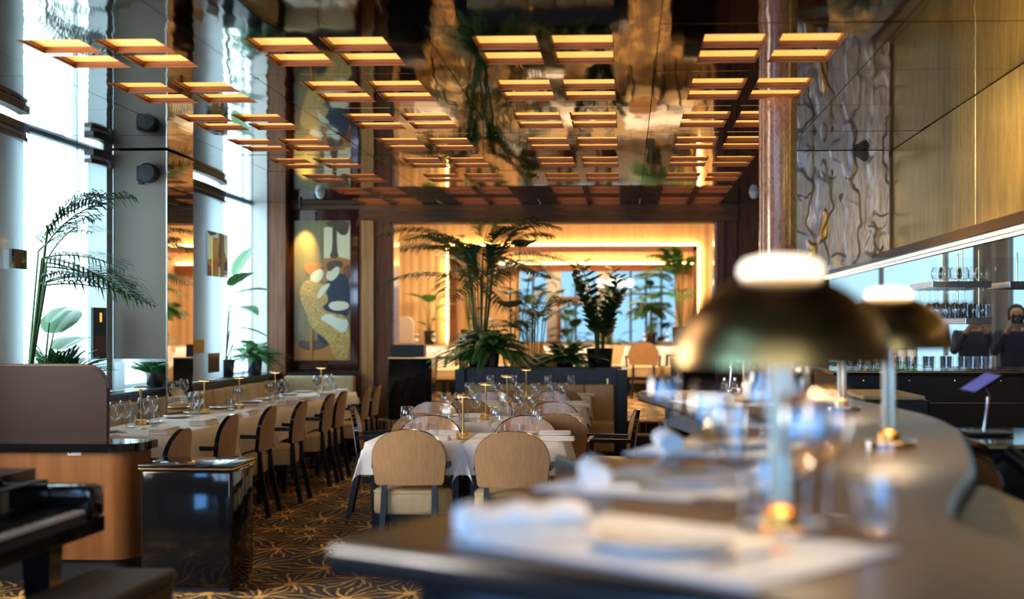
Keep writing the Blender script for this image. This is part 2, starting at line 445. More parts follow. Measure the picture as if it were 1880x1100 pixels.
struct('wall_left', wl, 'wall_paint')
sl = MB().box(XL-.20, XL+.16, 7.4, 10.395, .905, .935, .004); sl.box(XL-.20, XL+.16, 11.06, 15.0, .905, .935, .004)
sl.box(XL-.02, XL+.12, 7.4, 10.395, .86, .905); sl.box(XL-.02, XL+.12, 11.06, 15.0, .86, .905)
struct('trim_1', sl, 'black_lacquer')
def screen(y0, y1, label, bulge=.10):
    t = thing('frosted_screen', label, 'wall panel', (XL, (y0+y1)/2, .937), 0, 'frosted panels along the windows')
    n = 14; P = []
    for zz in (0, 1.86):
        row = []
        for i in range(n+1):
            u = i/n; y = (y0-y1)/2+(y1-y0)*u
            row.append((bulge*math.sin(PI*u)**.7-.05, y, zz))
        P.append(row)
    obj('panel', MB().grid(P), 'frosted', t, smooth=True)
    c = MB()
    for k, (zz, hh, ex) in enumerate(((1.80, .03, .03), (1.86, .05, .045))):
        P0 = [(p[0]+ex, p[1]) for p in P[0]]; P1 = [(p[0]-.03, p[1]) for p in reversed(P[0])]
        c.prism(P0+P1, zz, zz+hh)
    obj('cornice', c, 'trim_dark', t)
    c = MB(); P0 = [(p[0]+.02, p[1]) for p in P[0]]; P1 = [(p[0]-.03, p[1]) for p in reversed(P[0])]
    c.prism(P0+P1, 1.832, 1.858); obj('rail', c, 'trim_grey', t)
    return t
screen(6.6, 8.93, 'pale frosted wall panel behind the curved wooden booth, nearest the camera')
screen(10.02, 10.39, 'narrow frosted panel between the palm window and the pilaster', .03)
screen(11.07, 13.45, 'wide frosted panel with small mirrors beside the pilaster')
def tile(p, hx, hz, mats, label, cat, name, ins=None):
    t = thing(name, label, cat, p)
    obj('backing', MB().box(0, .018, -hx/2, hx/2, -hz/2, hz/2), mats, t)
    if ins:
        for nm, a, b, mat in ins: obj(nm, MB().box(.018, .021, a[0]*hx, a[1]*hx, b[0]*hz, b[1]*hz), mat, t)
    return t
XS = XL+.045
def onscr(px, py, X=XS):
    r = ray(px, py); t = X/r[0]; return Vector((X, r[1]*t, EYE+r[2]*t))
p = onscr(397, 468, XL+.052); tile((XL+.052, p.y, p.z), .66, .44, 'mirror', 'largest mirror tile, upper right on the wide frosted panel', 'mirror', 'mirror_tile',
     [('amber_strip', (-.28, .02), (-.5, .38), 'brass'), ('frosted_strip', (.12, .3), (-.5, .5), 'white_plate')])
p = onscr(360, 636, XL+.05); tile((XL+.05, p.y, p.z), .36, .125, 'brass', 'small amber metal tile low on the wide frosted panel', 'wall tile', 'amber_tile')
p = onscr(391, 666, XL+.05); tile((XL+.05, p.y, p.z), .30, .19, 'rim_brown', 'brown tile just above the black ledge on the wide frosted panel', 'wall tile', 'brown_tile',
     [('top_strip', (-.5, .5), (.28, .5), 'wood_gold')])
p = onscr(179.5, 612, XL+.01); tile((XL+.01, p.y, p.z), .26, .40, 'black_gloss', 'dark upright picture with a candle flame on the narrow frosted panel', 'picture', 'flame_picture',
     [('flame', (-.02, .12), (.22, .40), 'emit_flame'), ('lower_scene', (-.42, .42), (-.45, -.05), 'rim_brown')])
p = onscr(31, 476, XL+.04); tile((XL+.04, p.y, p.z), .22, .13, 'mirror', 'tiny mirror tile on the nearest frosted panel', 'mirror', 'mirror_tile',
     [('brown_strip', (-.3, .15), (-.5, .5), 'rim_brown')])
# pilaster clad in mirror
t = thing('mirrored_pilaster', 'square pilaster clad in mirror with a taupe board on its front', 'pilaster', (XL, 10.4, 0))
obj('core', MB().box(0, .425, .012, .64, 0, CEIL-.01), 'trim_dark', t)
o = obj('side_mirror', MB().box(.426, .438, .0, .645, .3, CEIL-.012), 'mirror', t)
obj('front_board', MB().box(0, .438, -.002, .011, 1.20, CEIL-.012), 'taupe', t)
o = obj('front_mirror', MB().box(0, .438, -.003, .011, .3, 1.175), 'mirror', t)
obj('rail', MB().box(0, .438, -.012, .0, 1.175, 1.20), 'steel', t)
obj('edge_strip', MB().box(.432, .444, -.008, .004, .3, CEIL-.012), 'steel', t)
obj('edge_strip', MB().box(-.004, .006, -.008, .004, .3, CEIL-.012), 'steel', t)
s = thing('wall_speaker', 'round black speaker on the taupe board of the pilaster', 'speaker', aty(278, 320, 10.39))
def lathe_y(mb, prof, n=28):
    tmp = MB().lathe(prof, n=n); return mb.add([(x, -z, y) for x, y, z in tmp.v], tmp.f)
obj('cabinet', lathe_y(MB(), [(.0, 0), (.055, 0), (.075, .03), (.08, .10), (.072, .11)]), 'speaker', s, smooth=True)
obj('grille', lathe_y(MB(), [(.07, .111), (.066, .118), (0, .122)]), 'black_matte', s, smooth=True)
obj('bracket', MB().box(-.095, -.07, -.07, .0, -.06, .06).box(-.09, -.05, -.05, -.02, -.085, -.055), 'speaker', s)

# ------------------------------------------------------------------ rear wall with painting, piers, beam
wr = MB()
wr.box(-4.7, -3.1, YB, YB+.3, -.05, 2.95)
wr.box(-3.1, -2.73, YB-.05, YB+.3, -.05, 2.70)
wr.box(-4.13, -3.92, 14.95, YB+.02, .0, CEIL)
struct('wall_rear', wr, 'wood_red')
struct('trim_2', MB().box(-3.07, -2.93, YB-.085, YB-.05, 0, 2.70), 'wood_gold')
struct('beam', MB().box(-3.1, 1.3, YB-.07, YB+.3, 2.68, CEIL-.004).box(-4.1, -3.1, YB-.03, YB, 2.80, CEIL-.004), 'wood_brown')
struct('trim_3', MB().box(-2.73, -2.70, YB-.02, YB+.34, PLZ, 2.68).box(1.03, 1.06, YB-.02, YB+.34, PLZ, 2.68), 'wood_column')
wq = MB(); wq.box(1.06, 2.35, YB, YB+.3, -.05, 2.95); wq.box(1.06, 1.14, YB-.06, YB, 0, 2.7); wq.box(1.24, 1.28, YB-.06, YB, 0, 2.7)
wq.box(1.55, 1.60, YB-.05, YB, 0, 2.7)
struct('wall_right_rear', wq, 'wood_red')
a, b = aty(531, 386, YB), aty(660, 679, YB)
pt = thing('framed_painting', 'tall painting of ochre and navy shapes in a glossy dark red frame', 'painting', ((a.x+b.x)/2, YB, (a.z+b.z)/2))
w2, h2 = (b.x-a.x)/2, (a.z-b.z)/2
obj('frame', MB().box(-w2, w2, -.05, -.002, -h2, h2, .012), 'lacquer_red', pt, smooth=True)
ca, cb = aty(540, 405, YB-.06), aty(643, 662, YB-.06)
cx0, cx1, cz0, cz1 = ca.x-pt.location.x, cb.x-pt.location.x, cb.z-pt.location.z, ca.z-pt.location.z
def cpt(u, v): return (cx0+(cx1-cx0)*u, cz1+(cz0-cz1)*v)
grain(pbr('paint_field', (.2, .15, .06), .35), (.16, .12, .045), (.24, .175, .065), (1, 1, .2), 14)
grain(pbr('paint_ochre', (.4, .24, .07), .35), (.34, .19, .045), (.58, .37, .11), (1, 1, 1), 26, dist=2.5, lo=.45, hi=.55)
for nm_, c_ in (('paint_navy', (.018, .026, .045)), ('paint_pale', (.66, .58, .42)), ('paint_white', (.62, .60, .52)), ('paint_brown', (.085, .045, .022)),
                ('paint_orange', (.42, .16, .035)), ('paint_rust', (.20, .06, .02)), ('paint_cream', (.70, .58, .36)), ('paint_mauve', (.10, .045, .04))):
    pbr(nm_, c_, .35)
cv = obj('canvas', MB().box(cx0, cx1, -.056, -.05, cz0, cz1), 'paint_field', pt)
def smoothpoly(pts, it=2):
    for _ in range(it):
        q = []
        for i in range(len(pts)):
            p0, p1 = pts[i], pts[(i+1) % len(pts)]
            q += [(p0[0]*.75+p1[0]*.25, p0[1]*.75+p1[1]*.25), (p0[0]*.25+p1[0]*.75, p0[1]*.25+p1[1]*.75)]
        pts = q
    return pts
lay = [0]
def shape(nm, pts, mat, sm=2):
    lay[0] += 1; d = .0006*lay[0]
    pts = [(min(max(u, .002), .998), min(max(v, .002), .998)) for u, v in pts]
    P = [cpt(*q) for q in (smoothpoly(pts, sm) if sm else pts)]
    obj(nm, MB().prism_y(P, -.0562-d, -.0556-d), mat, cv)
shape('painted_sky', [(.53, .05), (1, .03), (1, .30), (.53, .28)], 'paint_cream', 0)
shape('painted_ground', [(.0, .88), (.4, .86), (1, .9), (1, 1), (0, 1)], 'paint_orange', 0)
shape('painted_hill', [(.53, .27), (.8, .26), (1, .28), (1, .46), (.5, .44)], 'paint_orange', 0)
shape('painted_hedge', [(.86, .34), (1, .30), (1, .44), (.9, .42)], 'paint_rust', 1)
shape('painted_crown', [(.55, 0), (.62, .055), (.72, .04), (.8, .10), (.95, .11), (1, .0)], 'paint_brown', 1)
shape('painted_trunk', [(.68, .0), (.76, .0), (.755, .2), (.8, .27), (.62, .27), (.685, .2)], 'paint_brown', 1)
shape('painted_bush', [(.05, .90), (.1, .85), (.3, .87), (.5, .84), (.65, .88), (.5, .92), (.25, .93)], 'paint_mauve', 2)
shape('painted_dark_mass', [(.55, .44), (.86, .36), (1, .44), (1, .68), (.8, .70), (.48, .64), (.52, .5)], 'paint_navy', 2)
shape('painted_dark_mass', [(.42, .78), (.66, .80), (.66, .9), (.42, .86)], 'paint_navy', 1)
shape('painted_garment', [(.10, .48), (.22, .42), (.48, .43), (.58, .52), (.62, .58), (.48, .62), (.62, .66), (1, .68), (1, 1), (.72, 1), (.62, .86), (.30, .77), (.22, .66), (.10, .56)], 'paint_ochre', 2)
shape('painted_face', [(.28, .40), (.40, .33), (.54, .36), (.50, .42), (.40, .45), (.30, .43)], 'paint_pale', 2)
shape('painted_face', [(.60, .36), (.72, .31), (.83, .34), (.78, .40), (.66, .44), (.56, .41)], 'paint_pale', 2)
shape('painted_hair', [(.17, .32), (.24, .29), (.36, .30), (.56, .305), (.50, .34), (.36, .36), (.28, .40), (.2, .36)], 'paint_orange', 2)
shape('painted_hair', [(.56, .31), (.68, .285), (.86, .29), (.86, .35), (.76, .32), (.62, .38)], 'paint_brown', 2)
shape('painted_arm', [(.40, .55), (.48, .47), (.66, .44), (.60, .49), (.46, .56)], 'paint_pale', 2)
shape('painted_page', [(.60, .60), (.72, .575), (.95, .58), (1, .62), (.86, .645), (.66, .64)], 'paint_pale', 1)
shape('painted_page', [(.44, .70), (.62, .66), (.78, .70), (1, .71), (.90, .82), (.66, .75)], 'paint_white', 1)
shape('painted_stool', [(.28, .77), (.33, .77), (.33, 1), (.28, 1)], 'paint_orange', 0)
sp = bpy.data.lights.new('picture_spot', 'SPOT'); sp.energy = 100; sp.color = (1, .78, .25); sp.spot_size = math.radians(40); sp.spot_blend = .8; sp.shadow_soft_size = .02
so = bpy.data.objects.new('picture_spot', sp); COL.objects.link(so); so.location = (-3.72, YB-.32, CEIL-.07)
so.rotation_euler = (Vector((-3.74, YB-.06, 2.36))-so.location).to_track_quat('-Z', 'Y').to_euler()
t = thing('picture_light', 'small black spotlight on the ceiling above the painting', 'spotlight', (-3.72, YB-.36, CEIL))
obj('bracket', MB().lathe([(.012, -.05), (.012, 0)], n=10), 'black_matte', t)
obj('head', MB().lathe([(.0, -.02), (.02, -.02), (.024, -.045), (.024, -.062)], n=14, cap=False).add([], []), 'black_matte', t, smooth=True)
s = thing('wall_speaker', 'round black speaker on dark wood left of the painting', 'speaker', aty(524, 413, YB-.002))
lathe_y_ = lathe_y(MB(), [(.0, 0), (.06, 0), (.085, .03), (.09, .09), (.08, .10)]); obj('cabinet', lathe_y_, 'speaker', s, smooth=True)
obj('grille', lathe_y(MB(), [(.078, .101), (.07, .11), (0, .113)]), 'black_matte', s, smooth=True)
for px, lab in ((588, 'small white domed detector on the ceiling near the painting'), (1384, 'small white domed detector on the ceiling beside the round column')):
    q = atz(px, 352, CEIL)
    t = thing('ceiling_detector', lab, 'detector', (q.x, q.y, CEIL-.001))
    obj('base', MB().lathe([(.05, -.02), (.055, 0)], n=20), 'white_plastic', t, smooth=True)
    obj('dome', MB().lathe([(0, -.075), (.025, -.068), (.042, -.045), (.045, -.02)], n=20), 'white_plastic', t, smooth=True)

# ------------------------------------------------------------------ right wall, gold leaf, canopy, column
for y0, y1, lab in ((8.17, 10.68, 'gold leaf wall panel between the carved relief and the next joint'), (5.67, 8.16, 'gold leaf wall panel nearest the camera at the right'), (3.16, 5.66, 'gold leaf wall panel just outside the view')):
    tag(obj('gold_wall_panel', MB().box(XR, XR+.04, y0, y1, 2.04, CEIL-.004, .003), 'gold_leaf'), lab, 'wall panel', 'gold leaf panels above the bar')
struct('wall_right', MB().box(XR+.05, XR+.2, -4.2, 11.0, 2.0, 2.97).box(XR+.05, XR+.2, -4.2, 4.2, -.05, 2.0), 'wall_dark')
# carved relief: sculpted slab
Yr = 10.70
random.seed(5)
def nz(x, y, seed=0): 
    from mathutils import noise
    return noise.noise(Vector((x, y, seed)))
n1, n2 = 110, 140
def relief_h(x, z):
    a = nz(x*6+.7*nz(x*7, z*5, 4), z*3.0+.6*nz(x*8, z*6, 9), 1)
    b = nz(x*9, z*5, 7)
    e = max(0, min(1, (a-.0)/.16)); e = e*e*(3-2*e)
    f = max(0, min(1, (nz(x*8+3, z*2.4+1.3*nz(x*4, z*4, 2), 12)-.12)/.14)); f = f*f*(3-2*f)
    return .012*e+.010*f+.004*b, max(e*.0, f)
q0, q1 = aty(1462, 300, Yr), aty(1632, 300, Yr)
mbr = MB(); x0, x1 = q0.x, q1.x
def zbot(x): return 1.855+(x-x0)/(x1-x0)*.18
P = []; M_ = []
for i in range(n2+1):
    row = []; mr_ = []
    for j in range(n1+1):
        x = x0+(x1-x0)*j/n1; zb = zbot(x); z = zb+(CEIL-.004-zb)*i/n2
        h, c = relief_h(x, z); row.append((x, Yr-h, z)); mr_.append(c if nz(x*3+5, z*2, 33) > -.08 and z < 2.55 else 0)
    P.append(row); M_.append(mr_)
c_ = n1+1; vs = [p for r in P for p in r]; base = 0
for i in range(n2):
    for j in range(n1):
        mbr.f.append([i*c_+j, i*c_+j+1, (i+1)*c_+j+1, (i+1)*c_+j]); mbr.m.append(1 if M_[i][j] > .5 else 0)
mbr.v = vs
mbr.mi = 0
mbr.prism_y([(x0, zbot(x0)), (x1, zbot(x1)), (x1, CEIL-.004), (x0, CEIL-.004)], Yr+.001, Yr+.06)
tag(obj('carved_relief', mbr, ['relief', 'relief_bronze'], smooth=True, angle=170, fixn=False), 'carved silver and bronze relief panel beside the round column', 'relief')
# canopy with light strips over the back bar
cn = thing('bar_canopy', 'slim steel canopy with two light strips under the gold panels', 'canopy', (0, 0, 0))
obj('casing', MB().box(2.02, 2.30, 3.2, 14.6, 1.985, 2.035), 'trim_grey', cn)
obj('trim_strip', MB().box(2.0, 2.02, 3.2, 14.6, 1.98, 2.04), 'trim_dark', cn)
obj('light_strip', MB().box(2.06, 2.12, 3.25, 14.5, 1.979, 1.985), 'emit_ledw', cn)
obj('light_strip', MB().box(2.18, 2.23, 3.25, 14.5, 1.979, 1.985), 'emit_ledw', cn)
# round column
cl = atz(1428, 183, CEIL)
struct('column', MB().lathe([(.119, 0), (.119, CEIL-.003)], (cl.x, cl.y, 0), n=48), 'wood_column', smooth=True)

# side room built for what the back bar mirror reflects
sr = MB(); sr.box(2.36, 7.2, 17.6, 17.8, 0, .6); sr.box(2.36, 7.2, 17.6, 17.8, 2.9, 3.1); sr.box(7.0, 7.2, 4.2, 17.8, 0, 3.1)
sr.box(2.36, 7.2, 4.2, 17.8, 3.0, 3.1); sr.box(2.26, 2.36, 11.0, 17.8, 2.05, 3.1); sr.box(2.2, 7.2, 4.1, 4.2, 0, 3.1)
struct('wall_side', sr, 'wall_paint')
struct('floor_side', MB().box(2.0, 7.2, 14.75, 17.8, -.1, 0), 'carpet')
w = struct('window_4', MB().box(2.36, 7.0, 17.56, 17.6, .6, 2.9), 'emit_sidewin')  # stands for the windows reflected in the back bar mirror
f = MB()
for x in (2.6, 3.4, 4.25, 5.1, 6.0): f.box(x-.03, x+.03, 17.5, 17.56, .6, 2.9)
struct('window_frame', f, 'trim_grey', w)
def curtain(x0, x1, Y, z0, z1, label, mat='curtain'):
    n = int((x1-x0)/.018); P = []
    for z in (z0, z1):
        P.append([(x0+(x1-x0)*i/n, Y+.045*math.sin(i*.75+.6*math.sin(i*.21))+.01*math.sin(i*1.9), z) for i in range(n+1)])
    mb = MB().grid(P); P2 = [[(a, b+.006, c) for a, b, c in r] for r in P]; mb.grid(P2)
    tag(obj('curtain', mb, mat, smooth=True, fixn=False), label, 'curtain', 'reflected grey curtains at the side window')
curtain(4.55, 5.0, 17.3, .02, 2.85, 'reflected grey curtain behind the person nearer the hanging wine glasses')
curtain(5.22, 6.2, 17.3, .02, 2.85, 'reflected grey curtain at the far right of the side window')
# wall behind the camera with two tall windows
wb = MB(); wb.box(-5.2, 2.4, -4.3, -4.2, 0, .9); wb.box(-5.2, 2.4, -4.3, -4.2, 2.5, 3.0)
for a_, b_ in ((-5.2, -4.0), (-1.4, -1.0), (2.2, 2.4)): wb.box(a_, b_, -4.3, -4.2, .9, 2.5)
struct('wall_front', wb, 'wall_paint')
for n_, a_, b_ in ((5, -4.0, -1.4), (6, -1.0, 2.2)):
    w = struct('window_%d' % n_, MB().box(a_, b_, -4.3, -4.26, .9, 2.5), 'emit_rearwin')
    fm = MB().box(a_, b_, -4.25, -4.19, 1.85, 1.9)
    for k in range(1, 4): x = a_+(b_-a_)*k/4; fm.box(x-.06, x+.06, -4.25, -4.19, .9, 2.5)
    struct('window_frame', fm, 'trim_grey', w)

# ------------------------------------------------------------------ steps, rear room
st = MB()
for i, y in enumerate((14.2, 14.45)): st.box(-.02, 1.05, y, 14.7, i*.135-.0, (i+1)*.135)
struct('steps', st, 'black_matte')
tr_ = MB()
for i, y in enumerate((14.2, 14.45, 14.7)): tr_.box(-.02, 1.05, y-.006, y+.03, (i+1)*.134-.018, (i+1)*.134+.003)
struct('trim_4', tr_, 'wood_gold')
YR = 22.0
rr = MB()
def fl(mb, x0, x1, y, z0, z1, pitch=.14, r=.016):      # fluted wall facing -Y
    n = max(2, int((x1-x0)/pitch*8)); P = []
    for z in (z0, z1): P.append([(x0+(x1-x0)*i/n, y-r*abs(math.sin(PI*(x0+(x1-x0)*i/n)/pitch)), z) for i in range(n+1)])
    mb.grid(P)
OX0, OX1, OZ1 = -2.96, 1.20, 2.82
fl(rr, -5.2, OX0, YR, PLZ, 3.5); fl(rr, OX1, 3.2, YR, PLZ, 3.5); fl(rr, OX0, OX1, YR, OZ1, 3.5)
struct('wall_rear_room', rr, 'fluted')
rs = MB(); rs.box(-5.3, -5.2, YB, 30, 0, 3.6); rs.box(3.2, 3.3, 17.8, 30, 0, 3.6); rs.box(-5.3, 3.3, YB+.3, 29.8, 3.5, 3.6)
rs.box(-5.2, -4.7, YB+.2, YB+.3, 0, 3.5); rs.box(-5.2, 3.2, YB+.28, YB+.36, 2.97, 3.5); rs.box(2.3, 3.2, 17.82, 17.9, 0, 3.5)
struct('wall_rear_side', rs, 'fluted')
tm = MB(); tm.box(OX0, OX0+.12, YR-.10, YR+.1, PLZ+.78, OZ1).box(OX1-.06, OX1, YR-.10, YR+.1, PLZ+.78, OZ1).box(OX0, OX1, YR-.10, YR+.1, OZ1-.09, OZ1)
struct('trim_5', tm, 'wood_frame')
led = MB(); led.box(OX0-.02, OX1+.02, YR-.085, YR-.065, OZ1+.015, OZ1+.04); led.box(OX0-.05, OX0-.025, YR-.085, YR-.065, PLZ+.8, OZ1); led.box(OX1+.025, OX1+.05, YR-.085, YR-.065, PLZ+.8, OZ1)
tag(obj('cove_light', led, 'emit_led'), 'warm glowing light strip around the outer alcove frame', 'light strip', 'cove lights')
YA = 25.0
aw = MB(); fl(aw, -3.2, 1.3, YA, 2.66, 3.5); fl(aw, -3.2, -2.05, YA, PLZ, 2.66); fl(aw, .95, 1.3, YA, PLZ, 2.66)
struct('wall_alcove', aw, 'fluted')
struct('wall_alcove_side', MB().box(-3.3, -3.2, YR, 29.8, PLZ, 3.5).box(1.3, 1.4, YR, 29.8, PLZ, 3.5), 'fluted')
struct('trim_6', MB().box(-2.6, 1.3, YA-.14, YA+.1, 2.53, 2.66), 'wood_frame')
tag(obj('cove_light', MB().box(-2.4, 1.28, YA-.09, YA-.07, 2.67, 2.695), 'emit_led'), 'warm glowing light strip on the inner alcove beam', 'light strip', 'cove lights')
# far window wall
YW = 29.0
fw = MB(); fw.box(-3.2, 1.3, YW, YW+.15, PLZ, 1.15); fw.box(-3.2, 1.3, YW, YW+.15, 2.95, 3.5)
for a_, b_ in ((-3.2, -2.35), (-1.75, -1.42), (-.62, -.28), (1.2, 1.3)): fw.box(a_, b_, YW, YW+.15, 1.1, 3.0)
struct('wall_far', fw, 'wall_paint')
gm = MB()
for x in (-2.05, -1.1, .12, .46, .80): gm.box(x-.025, x+.025, YW+.02, YW+.1, 1.1, 3.0)
for a_, b_, z in ((-2.35, -1.75, 2.0), (-.28, 1.2, 2.2)): gm.box(a_, b_, YW+.02, YW+.1, z-.02, z+.02)
struct('window_7', gm, 'trim_dark')
struct('door_1', MB().box(-1.5, -.58, YW-.08, YW, 2.02, 2.14).box(-1.5, -1.42, YW-.08, YW, .4, 2.02).box(-.66, -.58, YW-.08, YW, .4, 2.02), 'wood_frame')
# pendant with frosted globes
ch = thing('globe_chandelier', 'warm chandelier with a row of glowing globes in the far room', 'chandelier', aty(1130, 520, 27.0))
obj('rod', MB().tube([(0, 0, .02), (0, 0, 3.5-aty(1130, 520, 27.0).z)], .01), 'brass', ch)
obj('bar', MB().tube([(-.34, 0, 0), (.34, 0, 0)], .012), 'brass', ch)
for i, x in enumerate((-.30, -.1, .1, .30)):
    obj('globe', MB().lathe([(0, -.085), (.06, -.06), (.085, 0), (.06, .06), (0, .085)], (x, 0, 0), n=16), 'emit_globe', ch, smooth=True)

# unseen fill panels added to brighten the rear room, alcove and far room
for i, (x0_, x1_, y0_, y1_, lab) in enumerate(((-3.6, -1.4, 15.9, 20.6, 'added warm fill panel, out of sight over the left of the rear room'), (-.4, 1.8, 15.9, 20.6, 'added warm fill panel, out of sight over the right of the rear room'), (-2.4, .6, 23.0, 24.4, 'added warm fill panel, out of sight inside the alcove'), (-2.4, .6, 25.8, 28.2, 'added warm fill panel, out of sight in the far room'))):
    t = thing('fill_panel', lab, 'ceiling light', ((x0_+x1_)/2, (y0_+y1_)/2, 3.5), 0, 'added fill panels of the rear rooms')
    w, d = (x1_-x0_)/2, (y1_-y0_)/2
    obj('frame', MB().box(-w-.05, w+.05, -d-.05, d+.05, -.03, -.001), 'wood_frame', t)
    obj('diffuser', MB().box(-w, w, -d, d, -.035, -.0305), 'emit_warm_fill', t)
# spots without fixtures, added to brighten the gold leaf wall
for i, (y, tz, e) in enumerate(((5.2, 2.45, 60), (6.6, 2.4, 45))):
    sp = bpy.data.lights.new('gold_fill_spot', 'SPOT'); sp.energy = e*3.5; sp.color = (1, .68, .28); sp.spot_size = math.radians(60); sp.spot_blend = .9; sp.shadow_soft_size = .04
    so = bpy.data.objects.new('gold_fill_spot', sp); COL.objects.link(so); so.location = (1.45, y-.1, CEIL-.13)
    so.rotation_euler = (Vector((XR, y+1.2, tz))-so.location).to_track_quat('-Z', 'Y').to_euler()
t = thing('fill_panel', 'added neutral fill panel, out of sight in the side room', 'ceiling light', (4.4, 15.4, 3.0), 0, 'added fill panels of the rear rooms')  # unseen fill panel added to lighten the side room
obj('frame', MB().box(-1.6, 1.6, -1.4, 1.4, -.03, -.001), 'trim_grey', t); obj('diffuser', MB().box(-1.55, 1.55, -1.35, 1.35, -.035, -.0305), 'emit_side_fill', t)
# ------------------------------------------------------------------ chairs
def make_chair():
    t = thing('dining_chair', '', 'chair')
    s = MB()
    # rounded cushion: superellipse outline, domed top
    n = 36
    def ring(k, z, y0=0.0):
        out = []
        for i in range(n):
            a = 2*PI*i/n; cx_, sy_ = math.cos(a), math.sin(a); e = .42
            x = .248*k*math.copysign(abs(cx_)**e, cx_); y = .255*k*math.copysign(abs(sy_)**e, sy_)
            x *= 1.0+.05*(y/.245)
            out.append((x, y, z))
        return out
    prof = [(.93, .315), (.985, .32), (1.0, .335), (1.0, .435), (.985, .452), (.94, .463), (.7, .472), (.35, .477), (.02, .478)]
    vs = []; fs = []
    for k, z in prof: vs += ring(k, z)
    for i in range(len(prof)-1):
        for j in range(n):
            j2 = (j+1) % n; fs.append((i*n+j, i*n+j2, (i+1)*n+j2, (i+1)*n+j))
    fs.append(tuple(range(n-1, -1, -1))); fs.append(tuple((len(prof)-1)*n+j for j in range(n)))
    s.add(vs, fs)
    seat = obj('seat', s, 'leather_cream', t, smooth=True, angle=60)
    pip = MB(); pts = [Vector(p) for p in ring(1.004, .448)]; pip.tube(pts+[pts[0]], .004, n=6)
    obj('piping', pip, 'leather_cream', seat, smooth=True)
    obj('seat_frame', MB().box(-.20, .20, -.225, .225, .27, .316), 'black_lacquer', t)
    Z0, Z1 = .50, .838
    def wd(q): 
        w = (.207+.017*min(q/.42, 1))*(1-.05*max(0, 1-q/.05)**2)
        if q > .42: w = .224*(max(0, 1-((q-.42)/.58)**2.5))**(1/2.2)
        return w
    qs = [i/9*.42 for i in range(10)]+[.42+.58*math.sin(PI/2*i/12) for i in range(1, 13)]
    qs[-1] = .9995
    def surf(q, u, th):
        x = wd(q)*u
        y = -.262-.045*q+.55*x*x-th
        return (x, y, Z0+(Z1-Z0)*q)
    m_ = 14; us = [-1+2*i/m_ for i in range(m_+1)]
    outer = MB().grid([[surf(q, u, .026) for u in us] for q in qs])
    inner = MB().grid([[surf(q, u, 0) for u in reversed(us)] for q in qs])
    back = obj('backrest', outer, 'fabric_tan', t, smooth=True, angle=179, fixn=False)
    obj('inner_panel', inner, 'veneer', back, smooth=True, angle=179, fixn=False)
    loop = [(q, 1) for q in qs]+[(q, -1) for q in reversed(qs)]
    e = MB(); k = len(loop); vv = []
    for q, u in loop:
        a, b = Vector(surf(q, u, .0262)), Vector(surf(q, u, -.0025))
        cz = Z0+(Z1-Z0)*.45; d = Vector((a.x*1.2, 0, (a.z-cz))); d.normalize()
        if q == 0: d = Vector((0, 0, -1))
        for p, o_ in ((a, .0), (a, .0025), (b, .004), (b, -.0025)): vv.append(p+d*o_)
    ff = []
    for i in range(k):
        j = (i+1) % k
        for r in range(4): ff.append((i*4+r, i*4+(r+1) % 4, j*4+(r+1) % 4, j*4+r))
    e.add(vv, ff); obj('edge_band', e, 'black_gloss', back, smooth=True)
    for sx in (-1, 1):
        obj('leg', MB().bar((sx*.175, -.335, 0), (sx*.155, -.268, .34), .030, .034, .036, .038).bar((sx*.155, -.268, .34), (sx*.152, -.258, .512), .036, .036, .03, .026), 'black_lacquer', t)
        obj('leg', MB().bar((sx*.215, .235, 0), (sx*.232, .205, .30), .028, .030, .036, .036).bar((sx*.232, .205, .30), (sx*.258, .165, .635), .036, .034, .028, .03), 'black_lacquer', t)
        obj('armrest', MB().add([(sx*(.258-.017), .185, .612), (sx*(.258+.017), .185, .612), (sx*(.258+.017), .185, .64), (sx*(.258-.017), .185, .64),
                                 (sx*(.215-.012), -.268, .600), (sx*(.215+.014), -.268, .600), (sx*(.215+.014), -.268, .63), (sx*(.215-.012), -.268, .63)],
            [(0, 1, 2, 3), (7, 6, 5, 4), (0, 4, 5, 1), (1, 5, 6, 2), (2, 6, 7, 3), (3, 7, 4, 0)]), 'black_lacquer', t)
    return t
CH = Proto(make_chair())
def chair_top(px, py, facing, label, group, base=0.0, hz=.838):
    """facing: angle of rotation; the pixel is the middle of the top of the back"""
    p = atz(px, py, base+hz); d = Vector((-math.sin(facing), math.cos(facing), 0))
    q = p+d*.31
    return CH((q.x, q.y, base), facing, label, group)
def chair_at(x, y, facing, label, group, base=0.0): return CH((x, y, base), facing, label, group)
G1 = 'dining chairs at the centre tables'
# centre tables: rows of two tables, front edges at these distances
ROWY = [7.98, 9.68, 11.45, 13.28]; TD = .76; TX0, TXM, TX1 = -1.60, -.99, -.38
RN = ['nearest centre table', 'second centre table', 'third centre table', 'fourth centre table']
chair_top(749, 789, 0, 'tan chair with its back to us at the left of the nearest centre table', G1)
chair_top(939, 792, 0, 'tan chair with its back to us at the right of the nearest centre table', G1)
for r in range(4):
    f = ROWY[r]
    for k, (xn, dx, sd) in enumerate((('left', -1.34, 0), ('right', -.62, 0))):
        if r > 0:
            chair_at(xn == 'left' and (-1.46, -1.33, -1.22)[r-1] or (-.50, -.76, -.64)[r-1], f-.05, .03*(k-.5), 'tan chair with its back to us, %s side of the %s' % (xn, RN[r]), G1)
        if r < 3:
            chair_at((-1.37, -1.60, -1.29)[r] if k == 0 else (-.68, -.58, -.71)[r], f+TD+.05, PI+(.04 if k else -.05), 'glossy veneer chair facing us across the %s, %s one' % (RN[r], xn), G1)
chair_at(-1.80, 10.10, -PI/2+.12, 'chair side on at the left end of the second centre table', G1)
chair_at(-.22, 9.82, PI/2+.06, 'chair side on at the right end of the second centre table', G1)
G2 = 'dining chairs along the banquette tables'
